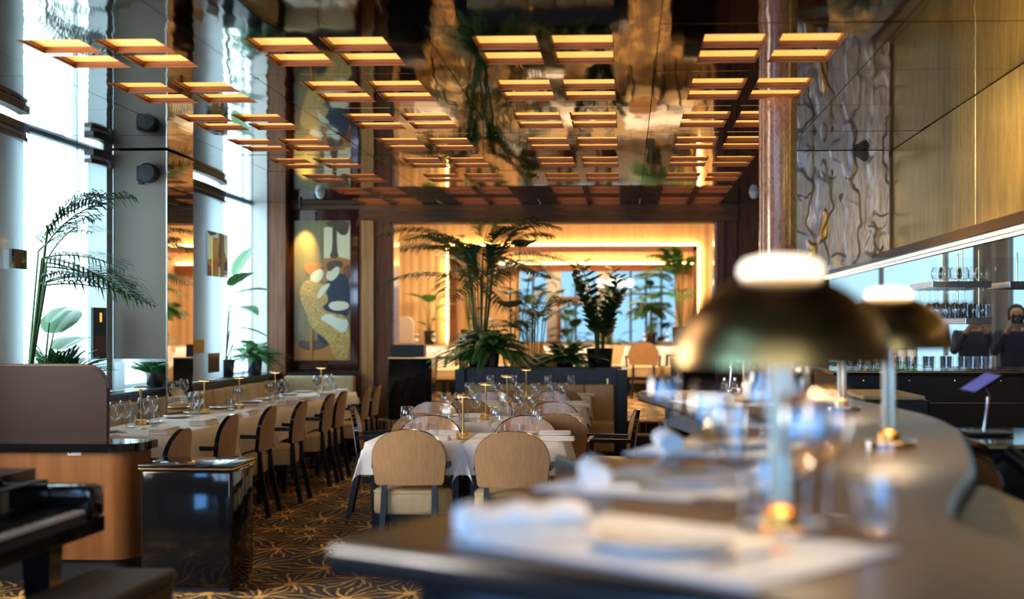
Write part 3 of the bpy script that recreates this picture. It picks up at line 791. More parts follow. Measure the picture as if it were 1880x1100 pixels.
LT = [(340, 787, 'nearest chair of the banquette row, half hidden by the curved booth'), (430, 761, 'banquette row chair beside the glossy black cabinet, second from the camera'),
      (502, 746, 'third chair from the camera in the banquette row'), (560, 736, 'fourth chair from the camera in the banquette row'),
      (612, 723, 'fifth chair from the camera in the banquette row'), (635, 718.5, 'sixth chair from the camera in the banquette row'),
      (680, 710, 'last but one chair of the banquette row, near the painting'), (699, 705, 'last chair of the banquette row, by the wooden pier')]
for px, py, lab in LT: chair_top(px-4, py, PI/2+.02, lab, G2)
chair_at(-2.33, 7.62, PI/2-.1, 'chair mostly hidden behind the curved booth ledge', G2) if False else None

# ------------------------------------------------------------------ tables and cloths
def cloth(w, d, h, z, seed):
    rnd = random.Random(seed); n = 10
    def axis(half):
        a = [-half-h+h*i/5 for i in range(5)]
        b = [-half+2*half*i/12 for i in range(13)]
        return a+b+[half+h*(i+1)/5 for i in range(5)]
    ph = [rnd.uniform(0, 6) for _ in range(6)]
    P = []
    for u in axis(w/2):
        row = []
        for v in axis(d/2):
            ox = max(0, abs(u)-w/2); oy = max(0, abs(v)-d/2); sx = 1 if u > 0 else -1; sy = 1 if v > 0 else -1
            x = max(-w/2, min(w/2, u)); y = max(-d/2, min(d/2, v)); zz = z
            if ox > 0 and oy > 0:
                r = math.hypot(ox, oy); a = math.atan2(oy, ox); k = math.sin(2*a)
                zz = z-r*(.97-.06*k); out = .008+.27*r*k
                x += sx*(out*.74+.05*r*math.cos(a)); y += sy*(out*.74+.05*r*math.sin(a))
            elif ox > 0:
                wv = math.sin(v*16+ph[0])*.5+math.sin(v*29+ph[1])*.3
                x += sx*(.008+.05*ox+ox*.05*wv); zz = z-ox*.985
            elif oy > 0:
                wv = math.sin(u*16+ph[2])*.5+math.sin(u*29+ph[3])*.3
                y += sy*(.008+.05*oy+oy*.05*wv); zz = z-oy*.985
            row.append((x, y, zz))
        P.append(row)
    return MB().grid(P)
def table(x, y, w, d, h, lab, clab, seed, base=0.0, grp='white-clothed dining tables'):
    t = thing('dining_table', lab, 'table', (x, y, base), 0, grp)
    obj('tabletop', MB().box(-w/2+.01, w/2-.01, -d/2+.01, d/2-.01, .715, .742, .004), 'black_lacquer', t)
    for sx in (-1, 1):
        for sy in (-1, 1): obj('leg', MB().bar((sx*(w/2-.06), sy*(d/2-.06), 0), (sx*(w/2-.05), sy*(d/2-.05), .715), .036, .036, .05, .05), 'black_lacquer', t)
    c = obj('tablecloth', cloth(w, d, h, .7455, seed), 'linen', smooth=True, angle=179, loc=(x, y, base), fixn=False)
    tag(c, clab, 'tablecloth', grp.replace('dining tables', 'cloths'))
for r in range(4):
    f = ROWY[r]
    for k, (a_, b_) in enumerate(((TX0, TXM-.004), (TXM+.004, TX1))):
        s_ = ('left', 'right')[k]
        table((a_+b_)/2, f+TD/2, b_-a_, TD, .20, 'black legged %s half of the %s under white cloth' % (s_, RN[r]), 'white cloth over the %s half of the %s' % (s_, RN[r]), 11+r*2+k, grp='centre dining tables')
LTY = [(8.35, 9.65), (9.72, 10.36), (10.80, 11.50), (11.80, 12.75), (13.15, 14.25)]
LN = ['banquette table nearest the camera', 'banquette table beside the pilaster', 'banquette table just past the pilaster', 'second last banquette table', 'last banquette table']
LTY[1] = (9.75, 10.72); LTY[2] = (10.78, 11.50)
for i, (a_, b_) in enumerate(LTY):
    table(-3.30, (a_+b_)/2, .70, b_-a_, .26, 'dark legged '+LN[i], 'white cloth on the '+LN[i], 40+i, grp='banquette dining tables')

# ------------------------------------------------------------------ banquettes
def banquette(name, lab, x0, y0, x1, y1, ht, depth, nch, base=0.0, mat='leather_banquette', seat=True, grp='banquettes'):
    """runs from (x0,y0) to (x1,y1); the seat lies to the right of that direction"""
    v = Vector((x1-x0, y1-y0, 0)); ln = v.length; a = math.atan2(v.y, v.x)
    t = thing(name, lab, 'banquette', (x0, y0, base), a, grp)
    for i in range(nch):
        u0, u1 = ln*i/nch, ln*(i+1)/nch
        obj('back_cushion', MB().box(u0+.002, u1-.002, -.13, 0, .42, ht, .022, 3), mat, t, smooth=True)
    if seat: obj('seat', MB().box(0, ln, -depth, -.131, .14, .455, .03, 3), mat, t, smooth=True)
    obj('plinth', MB().box(0, ln, -depth+.04, -.01, 0, .139), 'black_matte', t)
    return t
banquette('banquette', 'long tan leather banquette behind the tables before the pilaster', XL+.1, 7.45, XL+.1, 10.36, .86, .50, 8)
banquette('banquette', 'long tan leather banquette along the wall past the pilaster', XL+.1, 11.1, XL+.1, 14.55, .86, .50, 9)
banquette('banquette', 'cream leather banquette under the painting', -3.9, 14.92, -3.09, 14.92, .90, .38, 2, mat='leather_cream')
tag(obj('wall_ledge', MB().box(-3.9, -3.09, 14.925, 15.11, .90, .935, .003), 'black_lacquer'), 'black ledge under the painting', 'ledge')
# planter with its banquette
pl = thing('planter_box', 'long navy lacquer planter holding ferns and palms behind the centre tables', 'planter', (-.91, 14.2, 0))
obj('front_panel', MB().box(-.87, .87, 0, .04, 0, 1.02, .004), 'navy_panel', pl)
obj('back_panel', MB().box(-.87, .87, .44, .48, 0, 1.02, .004), 'navy_panel', pl)
for sx in (-1, 1):
    obj('end_post', MB().box(sx*.88-.055, sx*.88+.055, -.10, .495, 0, 1.0, .006), 'black_lacquer', pl)
obj('tray', MB().box(-.83, .83, .045, .435, .9, .98), 'soil', pl)
obj('glass_screen', MB().prism_x([(-.02, 1.0), (.40, 1.0), (.40, 1.36), (.1, 1.36)], -.90, -.88), 'black_gloss', pl)
obj('brass_strip', MB().box(.71, .725, -.012, 0, .66, .90), 'brass', pl)
bq = banquette('banquette', 'olive tan banquette on the front of the navy planter', .78-.91, 14.195, -.80-.91, 14.195, .84, .44, 5)
bq.location = (-1.70, 14.19, 0); bq.rotation_euler = (0, 0, 0)
for s_, x0_, x1_, lab in ((0, -2.70, -2.20, 'black lacquer partition cabinet left of the planter'), (1, .52, 1.02, 'black lacquer partition cabinet at the right of the steps')):
    t = thing('partition_cabinet', lab, 'cabinet', ((x0_+x1_)/2, 14.92, 0), 0, 'black partition cabinets')
    if s_: t.location = ((x0_+x1_)/2, 15.0, 0)
    z0 = PLZ if s_ else 0
    obj('body', MB().box(-.25, .25, -.12, .20, z0, 1.10, .006), 'black_gloss', t)
    obj('brass_edge', MB().box(-.253, .253, -.124, -.10, 1.10, 1.112), 'brass', t)
    obj('upper_step', MB().box(-.25, .14, .0, .20, 1.112, 1.26, .006) if not s_ else MB().box(-.10, .25, .0, .20, 1.112, 1.26, .006), 'black_lacquer', t)
q = aty(715, 634, 17.4); q2 = aty(760, 581, 17.4)
t = thing('booth_screen', 'cream rounded booth screen above the black cabinet', 'screen', ((q.x+q2.x)/2, 17.4, PLZ))
w_ = q2.x-q.x
def roundtop(w, z0, z1, r, n=8):
    return [(-w/2-.1, z0), (w/2, z0), (w/2, z1-r)]+[(w/2-r+r*math.cos(a*PI/2/n), z1-r+r*math.sin(a*PI/2/n)) for a in range(1, n+1)]+[(-w/2-.1, z1)]
obj('panel', MB().prism_y(roundtop(w_, .84, q2.z-PLZ, .11), -.02, .02), 'white_panel', t)
obj('base', MB().box(-w_/2-.1, w_/2+.02, -.04, .04, 0, .84), 'black_lacquer', t)

# ------------------------------------------------------------------ small things: lamps, glasses, plates, napkins
def table_lamp():
    t = thing('table_lamp', '', 'table lamp')
    obj('base', MB().lathe([(.040, 0), (.044, .003), (.044, .034), (.041, .037), (.0, .037)], n=28), 'brass', t, smooth=True)
    obj('stem', MB().lathe([(.0075, .037), (.006, .12), (.010, .262), (.010, .27)], n=14), 'brass', t, smooth=True)
    sh = obj('lamp_shade', MB().lathe([(0, .266), (.05, .266), (.058, .270), (.058, .275), (.05, .279), (0, .281)], n=28), 'brass', t, smooth=True)
    obj('light_disc', MB().lathe([(.012, .2645), (.040, .2645), (.040, .266), (.012, .266)], n=20, cap=False), 'emit_bulb', sh)
    return t
TL = Proto(table_lamp())
TZ = .747
GL = 'small brass table lamps'
for px, py, r in ((850, 806, 0), (892, 770, 1), (931, 747, 2), (966, 727, 3)):
    p = atz(px, py, TZ); p.y = max(p.y, ROWY[r]+.07)
    TL(p, 0, 'small brass lamp on the '+RN[r], GL)
for px, py, r in ((258, 780, 0), (375, 759, 1), (439, 750.5, 2), (505, 735, 3), (590, 722, 4)):
    p = atz(px, py, TZ); TL(p, 0, 'small brass lamp on the '+LN[r], GL)
def glass_mb(prof_o, prof_i, n=20): return MB().lathe(prof_o+prof_i[::-1], n=n, cap=False)
def wine_glass():
    t = thing('wine_glass', '', 'wine glass')
    o = [(0, 0), (.034, 0), (.035, .002), (.008, .007), (.0042, .02), (.0038, .085), (.008, .098), (.026, .110), (.037, .132), (.0405, .155), (.0385, .188), (.0345, .218)]
    i = [(0, .103), (.022, .112), (.0357, .133), (.0393, .155), (.0374, .188), (.0338, .218)]
    obj('bowl', MB().lathe([(q[0], q[1]) for q in o[6:]]+i[::-1], n=22, cap=False), 'glass', t, smooth=True, angle=179)
    obj('stem', MB().lathe(o[:7], n=14, cap=False), 'glass', t, smooth=True, angle=60)
    return t
def tumbler():
    t = obj('tumbler', glass_mb([(0, 0), (.030, 0), (.034, .004), (.037, .09)], [(0, .008), (.032, .010), (.0355, .09)], 22), 'glass', smooth=True)
    tag(t, '', 'tumbler'); return t
def plate():
    t = obj('plate', MB().lathe([(0, .001), (.065, .001), (.09, .008), (.108, .015), (.109, .018), (.09, .012), (.066, .005), (0, .005)], n=36, cap=False), 'porcelain', smooth=True)
    return tag(t, '', 'plate')
def napkin():
    t = thing('napkin', '', 'napkin'); P = []
    obj('fold', MB().box(-.045, .045, -.105, .105, 0, .012, .005), 'linen', t, smooth=True)
    mb = MB()
    for zz, w in ((.019, .042), (.027, .038)): mb.box(-.045, -.045+w*2, -.103, .103, zz-.0065, zz, .003)
    obj('upper_fold', mb, 'linen', t, smooth=True)
    return t
WG, TB, PLT, NP = Proto(wine_glass()), Proto(tumbler()), Proto(plate()), Proto(napkin())
GC = [[(747, 747), (819, 745), (907, 750), (980, 752)], [(813, 724), (842, 722.5), (862.6, 726.6), (924, 721), (947, 725), (972, 724)],
      [(860, 704), (909, 704), (979, 706), (1028.6, 707), (936, 713), (1003, 712)], [(899, 690), (940, 690.5), (1004, 691), (1046, 692)]]
TC = [[(763.6, 776.6), (795, 777), (925, 780), (952, 780)], [(851, 752), (934, 742), (965, 747), (942, 751)], [(872, 724), (924, 726), (990, 728), (1010, 727)], [(924, 705), (1012, 707)]]
def place_on(P, pts, hz, x0, x1, y0, y1, noun, where, grp):
    prev = []
    for i, (px, py) in enumerate(sorted(pts)):
        p = atz(px, py, TZ+hz); p.z = TZ
        p.x = min(max(p.x, x0+.05), x1-.05); p.y = min(max(p.y, y0+.05), y1-.05)
        P(p, random.uniform(0, 6), '%s %s from the left on the %s' % (ORD[i], noun, where), grp)
for r in range(4):
    place_on(WG, GC[r], .215, TX0, TX1, ROWY[r], ROWY[r]+TD, 'wine glass', RN[r], 'wine glasses on the centre tables')
    place_on(TB, TC[r], .09, TX0, TX1, ROWY[r], ROWY[r]+TD, 'tumbler', RN[r], 'tumblers on the centre tables')
GLT = [[(212, 739), (230, 736), (263, 731), (280, 727.5)], [(349, 721), (365, 718.5)], [(414, 713), (429, 710)], [(482, 701.7), (494.7, 700.5), (512, 697.6), (522, 697)], [(569, 692), (582.5, 690), (603, 688), (575, 697)]]
TLT = [[(240, 762), (283, 760)], [(357, 743)], [(424, 734)], [(500, 722), (515, 721)], [(590, 708), (612, 707)]]
for r in range(5):
    a_, b_ = LTY[r]
    place_on(WG, GLT[r], .215, -3.65, -2.95, a_, b_, 'wine glass', LN[r], 'wine glasses on the banquette tables')
    place_on(TB, TLT[r], .09, -3.65, -2.95, a_, b_, 'tumbler', LN[r], 'tumblers on the banquette tables')
k_ = 0
for r in range(4):
    f = ROWY[r]
    for (x, y, s_) in ((-1.36, f+.16, 'front left'), (-.58, f+.16, 'front right'), (-1.36, f+TD-.16, 'back left'), (-.62, f+TD-.16, 'back right')):
        if r == 3 and 'back' in s_: continue
        NP((x+.16, y, TZ), PI/2+.2*math.sin(r*3+x*5), 'folded napkin at the %s of the %s' % (s_, RN[r]), 'folded white napkins')
        PLT((x-.06, y, TZ), 0, 'white plate at the %s of the %s' % (s_, RN[r]), 'white side plates')
for r, (a_, b_) in enumerate(LTY):
    ys = [(a_+b_)/2] if b_-a_ < .8 else [a_+.25, b_-.25]
    for j, y in enumerate(ys):
        sd = '' if len(ys) == 1 else ('near end of the ', 'far end of the ')[j]
        NP((-3.06, y, TZ), .0, 'folded napkin on the '+sd+LN[r], 'folded white napkins', 1.45)
        PLT((-3.50, y+.08, TZ), 0, 'white plate on the '+sd+LN[r], 'white side plates')

# ------------------------------------------------------------------ plants
def leaflet(mb, p, d, up, ln, wd, droop=.25):
    d = d.normalized(); s = d.cross(up)
    if s.length < 1e-4: return
    s.normalize(); m1 = p+d*ln*.4; m2 = p+d*ln*.75+Vector((0, 0, -droop*ln*.35)); e = p+d*ln+Vector((0, 0, -droop*ln))
    mb.add([p, m1-s*wd, m1+s*wd, m2-s*wd*.7, m2+s*wd*.7, e], [(0, 1, 2), (1, 3, 4, 2), (3, 5, 4)])
def frond(mb, st, base, az, el, ln, nl, lw, ll, droop=1.0, rs=.006, start=.3, vee=.5):
    h = Vector((math.cos(az), math.sin(az), 0)); pts = []
    for i in range(13):
        u = i/12
        pts.append(base+h*(ln*math.cos(el)*u+.10*ln*u*u)+Vector((0, 0, ln*math.sin(el)*u-droop*ln*.5*u*u)))
    st.tube(pts, rs, n=5, r2=rs*.35)
    side = h.cross(Vector((0, 0, 1)))
    for i in range(nl):
        u = start+(1-start)*i/(nl-1); k = min(int(u*12), 11); f = u*12-k
        p = pts[k].lerp(pts[k+1], f); tg = (pts[k+1]-pts[k]).normalized(); up = side.cross(tg)
        prof = math.sin(PI*(.16+.80*(i/(nl-1))))**.7
        for s in (-1, 1):
            leaflet(mb, p, side*s+tg*.75+up*vee*.6, up, ll*prof*random.uniform(.85, 1.1), lw, random.uniform(.25, .5))
def bigleaf(mb, p, az, el, ln, wd, droop=.5, split=False):
    h = Vector((math.cos(az), math.sin(az), 0)); s = h.cross(Vector((0, 0, 1))); P = []
    for i in range(9):
        u = i/8; c = p+h*(ln*u*math.cos(el))+Vector((0, 0, ln*u*math.sin(el)-droop*ln*u*u*.6))
        w = wd*math.sin(PI*min(1, .06+u*.96)**.75)**.8 if u < 1 else 0.004
        P.append([c+s*w*v+Vector((0, 0, abs(v)*w*.25-.1*w*v*v)) for v in (-1, -.55, 0, .55, 1)])
    mb.grid(P)
def pot(mb, r, h): mb.lathe([(r*.80, 0), (r*.82, .004), (r, h), (r*.92, h), (r*.9, h-.03), (0, h-.03)], n=28)
def potted(name, label, cat, loc, r, h, fol, leafmat='leaf', potmat='pot_black', group='potted plants', seed=1):
    random.seed(seed)
    t = thing(name, label, cat, loc, 0, group)
    mb = MB(); pot(mb, r, h); obj('pot', mb, potmat, t, smooth=True)
    obj('soil', MB().lathe([(0, h-.028), (r*.89, h-.028)], n=20, cap=False), 'soil', t)
    f, s = MB(), MB(); fol(f, s, h-.03)
    o = obj('foliage', f, leafmat, t, fixn=False)
    if s.v: obj('stem', s, 'stem_green', t, smooth=True, fixn=False)
    return t
def palm(n, stemh, ln, el=(.5, 1.25), azr=(0, 2*PI), nl=24, ll=.34, lw=.011, droop=.9, sp=.04, trunk=True):
    def f(mb, st, z):
        for i in range(n):
            az = azr[0]+(azr[1]-azr[0])*(i+.5)/n+random.uniform(-.2, .2); hh = stemh*random.uniform(.55, 1.0)
            b = Vector((sp*math.cos(az), sp*math.sin(az), z))
            tp = b+Vector((math.cos(az)*stemh*.10, math.sin(az)*stemh*.10, hh))
            st.tube([b, b.lerp(tp, .5)+Vector((0, 0, .01)), tp], .009, n=6, r2=.006)
            frond(mb, st, tp, az, random.uniform(*el), ln*random.uniform(.75, 1.1), nl, lw, ll, droop, start=.12)
    return f
def fernf(n, ln, nl=18, ll=.05, lw=.008, el=(.35, 1.35), droop=1.3):
    def f(mb, st, z):
        for i in range(n):
            az = random.uniform(0, 2*PI); frond(mb, st, Vector((.03*math.cos(az), .03*math.sin(az), z)), az, random.uniform(*el), ln*random.uniform(.6, 1.1), nl, lw, ll, droop, rs=.0025, start=.15, vee=.2)
    return f
def bigleafs(specs):
    def f(mb, st, z):
        for az, hh, out, ln, wd, el in specs:
            b = Vector((0, 0, z)); tp = Vector((math.cos(az)*out, math.sin(az)*out, z+hh))
            st.tube([b, b.lerp(tp, .5)+Vector((0, 0, hh*.08)), tp], .008, n=6, r2=.005)
            bigleaf(mb, tp, az, el, ln, wd)
    return f
def zz(n, hgt, lean=.25, nl=12, ll=.09, lw=.028):
    def f(mb, st, z):
        for i in range(n):
            az = 2*PI*i/n+random.uniform(-.4, .4); H_ = hgt*random.uniform(.55, 1.0); b = Vector((.04*math.cos(az), .04*math.sin(az), z))
            pts = [b+Vector((math.cos(az)*lean*H_*u*u, math.sin(az)*lean*H_*u*u, H_*u)) for u in (0, .25, .5, .75, 1)]
            st.tube(pts, .010, n=6, r2=.004)
            for j in range(nl*2):
                u = .25+.75*j/(nl*2-1); k = min(3, int(u*4)); p = pts[k].lerp(pts[k+1], u*4-k)
                a2 = az+PI/2*(1 if j % 2 else -1)+random.uniform(-.6, .6)
                leaflet(mb, p, Vector((math.cos(a2), math.sin(a2), .7)), Vector((0, 0, 1)), ll*(1.15-.4*u), lw*(1.1-.4*u), .2)
    return f
LZ = .937
potted('potted_palm', 'tall kentia palm in the left window bay', 'plant', (XL-.09, 9.02, LZ), .07, .16,
       palm(12, 1.15, .66, el=(-.1, 1.1), azr=(-.35, 1.25), nl=17, ll=.36, lw=.010, droop=.7), 'leaf_dark', seed=4)
potted('potted_fern', 'feathery fern in the left window bay above the booth', 'plant', (XL-.02, 9.40, LZ), .085, .12, fernf(70, .46, nl=24, ll=.045, el=(.55, 1.4), droop=.65), 'leaf_fern', seed=6)
potted('round_leaf_plant', 'broad round leaved plant beside the palm in the window bay', 'plant', (XL-.0, 9.14, LZ), .07, .14,
       bigleafs([(1.3, .36, .10, .36, .17, .9), (1.1, .24, .12, .34, .16, .6), (1.5, .14, .16, .32, .10, .2), (.9, .44, .04, .24, .12, .9)]), 'leaf', seed=7)
potted('fiddle_leaf_fig', 'large leaved fig beside the fern in the far window bay', 'plant', (XL-.08, 13.62, LZ), .10, .18,
       bigleafs([(.8, .92, .10, .52, .15, 1.1), (.6, .72, .12, .40, .16, .4), (1.2, .58, .14, .42, .15, .1), (.3, .36, .16, .34, .13, -.1), (1.0, .22, .14, .30, .12, 0), (-.3, .8, .06, .4, .15, .7)]), 'leaf', seed=8)
potted('potted_fern', 'bushy green fern in a black pot on the far window ledge', 'plant', (XL+.05, 14.25, LZ), .088, .20, fernf(80, .42, nl=20, ll=.055, el=(.3, 1.4), droop=1.2), 'leaf_fern', seed=9)
PT = .985
potted('potted_palm', 'large kentia palm rising from the planter', 'plant', (-1.60, 14.44, PT), .15, .26,
       palm(22, 1.2, .95, el=(.0, 1.2), nl=26, ll=.38, lw=.012, droop=.8), 'leaf_dark', seed=12)
potted('potted_fern', 'long leaved fern spilling over the left end of the planter', 'plant', (-1.47, 14.26, 1.022), .10, .17, fernf(110, .66, nl=26, ll=.075, lw=.012, el=(.3, 1.45), droop=1.25), 'leaf_fern', seed=13)
potted('potted_fern', 'low dark fern in the middle of the planter', 'plant', (-.66, 14.36, PT), .10, .12, fernf(110, .46, nl=26, ll=.055, lw=.009, el=(.2, 1.3), droop=.9), 'leaf', seed=14)
potted('upright_plant', 'upright glossy plant in a black pot at the right end of the planter', 'plant', (-.28, 14.40, PT), .15, .24, zz(11, 1.04, lean=.34, nl=11, ll=.22, lw=.055), 'leaf_dark', seed=15)
potted('potted_palm', 'slender palm behind the middle of the planter', 'plant', (-1.05, 14.95, PLZ), .14, .3, palm(8, 1.0, .8, el=(.2, 1.1), nl=20, ll=.30, lw=.014), 'leaf_dark', seed=21)
potted('monstera', 'broad leaved plant behind the left of the planter', 'plant', (-1.30, 14.95, PLZ), .13, .3,
       bigleafs([(random.Random(i).uniform(-3, 3), .5+.17*i, .2+.03*(i % 3), .34, .15, .2+.1*(i % 4)) for i in range(8)]), 'leaf_dark', seed=22)
LB = PLZ+.765
potted('large_leaf_plant', 'bright broad leaved plant in a black pot before the glowing fluted wall', 'plant', (-3.27, 21.75, LB), .10, .24,
       bigleafs([(-2.7, .55, .12, .42, .15, .5), (-.35, .38, .14, .44, .14, .5), (-.7, .2, .1, .34, .12, .2), (-2.6, .12, .08, .25, .1, .5), (-1.5, .5, .05, .30, .12, .8)]), 'leaf_bright', seed=16)
potted('large_leaf_plant', 'tall green leafy plant in a black pot inside the alcove frame', 'plant', (-2.60, 21.75, LB), .17, .26,
       bigleafs([(-.4-(i*1.1)%2.3, .35+.15*i, .16, .34, .16, .3) for i in range(9)]), 'leaf', seed=17)
potted('potted_palm', 'tall palm at the right side of the alcove', 'plant', (.94, 21.62, LB), .17, .3, palm(12, .95, .80, el=(.2, 1.25), azr=(PI*.85, PI*1.6), nl=22, ll=.32, lw=.016), 'leaf', seed=18)
potted('tree_fern', 'umbrella shaped fern beside the alcove palm', 'plant', (.42, 21.78, LB), .10, .2,
       lambda mb, st, z: [st.tube([(0, 0, z), (.01, 0, z+.45)], .018, n=8)]+[frond(mb, st, Vector((0, 0, z+.45)), random.uniform(0, 2*PI), random.uniform(.0, .8), .42, 16, .02, .10, 1.2, rs=.004, start=.1) for _ in range(34)], 'leaf', seed=19)
for i_, (x_, s_) in enumerate(((-2.1, 51), (-.35, 52), (.62, 53), (-1.2, 54))):
    rd_ = random.Random(s_)
    potted('far_room_plant', '%s dark leafy plant from the left at the far windows' % ORD[(0, 2, 3, 1)[i_]], 'plant', (x_, 28.3-.3*(i_ % 2), PLZ), .18, .4,
       bigleafs([(rd_.uniform(-3, 3), rd_.uniform(.3, 1.7), rd_.uniform(.05, .35), rd_.uniform(.25, .5), rd_.uniform(.08, .16), rd_.uniform(-.2, .9)) for _ in range(22)]), 'leaf_dark', seed=s_)
# rear room furniture
G3 = 'dining chairs in the raised rear room'
banquette('banquette', 'cream banquette along the glowing wall of the rear room, left', OX0-1.2, 21.70, -.95, 21.70, .76, .5, 9, PLZ, 'leather_cream')
banquette('banquette', 'cream banquette along the glowing wall of the rear room, right', -.55, 21.70, 2.4, 21.70, .76, .5, 9, PLZ, 'leather_cream')
tag(obj('wall_ledge', MB().box(OX0-1.2, 2.4, 21.71, 21.95, PLZ+.70, PLZ+.763), 'black_lacquer'), 'black ledge along the glowing rear wall', 'ledge')
table(-3.15, 19.9, 1.0, .8, .28, 'rear room table at the left under white cloth', 'white cloth on the rear room table at the left', 60, PLZ, 'rear white-clothed dining tables')
table(-.95, 20.2, .9, .8, .28, 'rear room table in the middle under white cloth', 'white cloth on the rear room table in the middle', 61, PLZ, 'rear white-clothed dining tables')
table(.50, 20.55, 1.0, .8, .28, 'rear room table at the right under white cloth', 'white cloth on the rear room table at the right', 62, PLZ, 'rear white-clothed dining tables')
chair_at(-2.52, 18.6, PI/2+.15, 'rear room chair nearest the steps on the left', G3, PLZ)
chair_at(-2.50, 19.5, PI/2+.1, 'rear room chair second on the left', G3, PLZ)
chair_at(-2.46, 20.4, PI/2+.1, 'rear room chair furthest back on the left', G3, PLZ)
chair_at(-1.38, 18.9, .1, 'rear room chair seen over the middle of the planter', G3, PLZ)
chair_at(.27, 19.62, 0, 'rear room chair with its back to us above the steps', G3, PLZ)
chair_at(.90, 19.9, PI/2+.4, 'rear room chair turned side on above the steps', G3, PLZ)
bx_ = thing('serving_cabinet', 'low cabinet with a white cloth seen over the planter', 'cabinet', (-1.02, 16.6, PLZ))
obj('body', MB().box(-.27, .27, -.2, .2, 0, .66, .01), 'olive_counter', bx_); obj('folded_cloth', MB().box(-.24, .24, -.18, .18, .661, .70, .015), 'linen', bx_)
for i, (x, y) in enumerate(((-3.4, 19.75), (-3.15, 19.7), (-2.9, 19.75))):
    WG((x, y, PLZ+TZ), 0, '%s wine glass on the rear room table at the left' % ORD[i], 'wine glasses in the rear room')
for i, (x, y) in enumerate(((.3, 20.4), (.65, 20.4))):
    WG((x, y, PLZ+TZ), 0, '%s wine glass on the rear room table at the right' % ORD[i], 'wine glasses in the rear room')
# ------------------------------------------------------------------ the bar
def catmull(pts, n=8):
    out = []
    for i in range(len(pts)-1):
        p0 = pts[max(i-1, 0)]; p1 = pts[i]; p2 = pts[i+1]; p3 = pts[min(i+2, len(pts)-1)]
        for k in range(n):
            t = k/n; out.append(tuple(.5*((2*p1[j])+(-p0[j]+p2[j])*t+(2*p0[j]-5*p1[j]+4*p2[j]-p3[j])*t*t+(-p0[j]+3*p1[j]-3*p2[j]+p3[j])*t**3) for j in (0, 1)))
    out.append(tuple(pts[-1])); return out
BT = 1.10
left = catmull([(-.488, 2.12), (-.431, 2.30), (-.323, 2.59), (-.186, 3.02), (.06, 3.75), (.27, 4.6), (.325, 5.2), (.27, 6.0), (.15, 6.8), (.067, 7.25)])
right = catmull([(1.0, 7.35), (1.15, 6.3), (1.222, 5.37), (1.18, 4.7), (1.063, 4.08), (.877, 3.29), (.70, 2.75), (.62, 2.42), (.66, 2.15), (.9, 1.9)])
poly = left+[(.10, 7.33), (.2, 7.36)]+right+[(.9, 1.2), (.177, 1.695)]
def inset(poly, d):
    n = len(poly); out = []; A = sum(poly[i][0]*poly[(i+1) % n][1]-poly[(i+1) % n][0]*poly[i][1] for i in range(n))
    sg = 1 if A > 0 else -1
    for i in range(n):
        p0, p1, p2 = Vector(poly[i-1]), Vector(poly[i]), Vector(poly[(i+1) % n])
        e1, e2 = (p1-p0), (p2-p1)
        if e1.length < 1e-6 or e2.length < 1e-6: out.append(tuple(p1)); continue
        e1.normalize(); e2.normalize()
        n1 = Vector((-e1.y, e1.x))*sg; n2 = Vector((-e2.y, e2.x))*sg; nn = n1+n2
        if nn.length < 1e-3: nn = n1
        nn.normalize(); k = min(1.6, 1/max(.35, nn.dot(n1)))
        out.append(tuple(p1+nn*d*k))
    return out
bar = thing('bar_counter', 'curved stone topped bar counter running from the foreground', 'bar counter', (0, 0, 0))
mb = MB(); prof = [(.028, BT-.062), (.008, BT-.054), (0, BT-.036), (.003, BT-.014), (.016, BT-.002), (.020, BT)]
rings = [inset(poly, d) for d, z in prof]; n = len(poly); vs = []
for (d, z), r_ in zip(prof, rings): vs += [(x, y, z) for x, y in r_]
fs = [(i*n+j, i*n+(j+1) % n, (i+1)*n+(j+1) % n, (i+1)*n+j) for i in range(len(prof)-1) for j in range(n)]
o = obj('edge_moulding', MB().add(vs, fs), 'bar_edge', bar, smooth=True, angle=50)
def cap(name, pl_, z, mat):
    bm = bmesh.new(); vv = [bm.verts.new((x, y, z)) for x, y in pl_]; f = bm.faces.new(vv)
    if f.normal.z < 0: f.normal_flip()
    bmesh.ops.triangulate(bm, faces=[f], ngon_method='EAR_CLIP')
    m2 = MB(); bm.verts.index_update(); m2.add([v.co[:] for v in bm.verts], [[v.index for v in f.verts] for f in bm.faces]); bm.free()
    return m2
obj('countertop', cap('countertop', rings[-1], BT, 'bar_stone'), 'bar_stone', bar, fixn=True)
def wall_ring(pl_, z0, z1):
    n = len(pl_); vs = [(x, y, z0) for x, y in pl_]+[(x, y, z1) for x, y in pl_]
    return MB().add(vs, [(i, (i+1) % n, n+(i+1) % n, n+i) for i in range(n)])
obj('underside', cap('u', rings[0], BT-.062, 'bar_apron'), 'bar_apron', bar)
ap = inset(poly, .16); obj('apron', wall_ring(ap, BT-.19, BT-.061), 'bar_apron', bar)
obj('apron_base', cap('u2', ap, BT-.19, 'bar_apron'), 'bar_apron', bar)
obj('base', wall_ring(inset(poly, .27), 0, BT-.19), 'bar_base', bar)
obj('inner_worktop', MB().box(.84, 1.26, 2.5, 4.6, .86, .90, .004), 'olive_counter', bar)
pbr('bronze_stem', (.42, .34, .24), .3, metal=1)
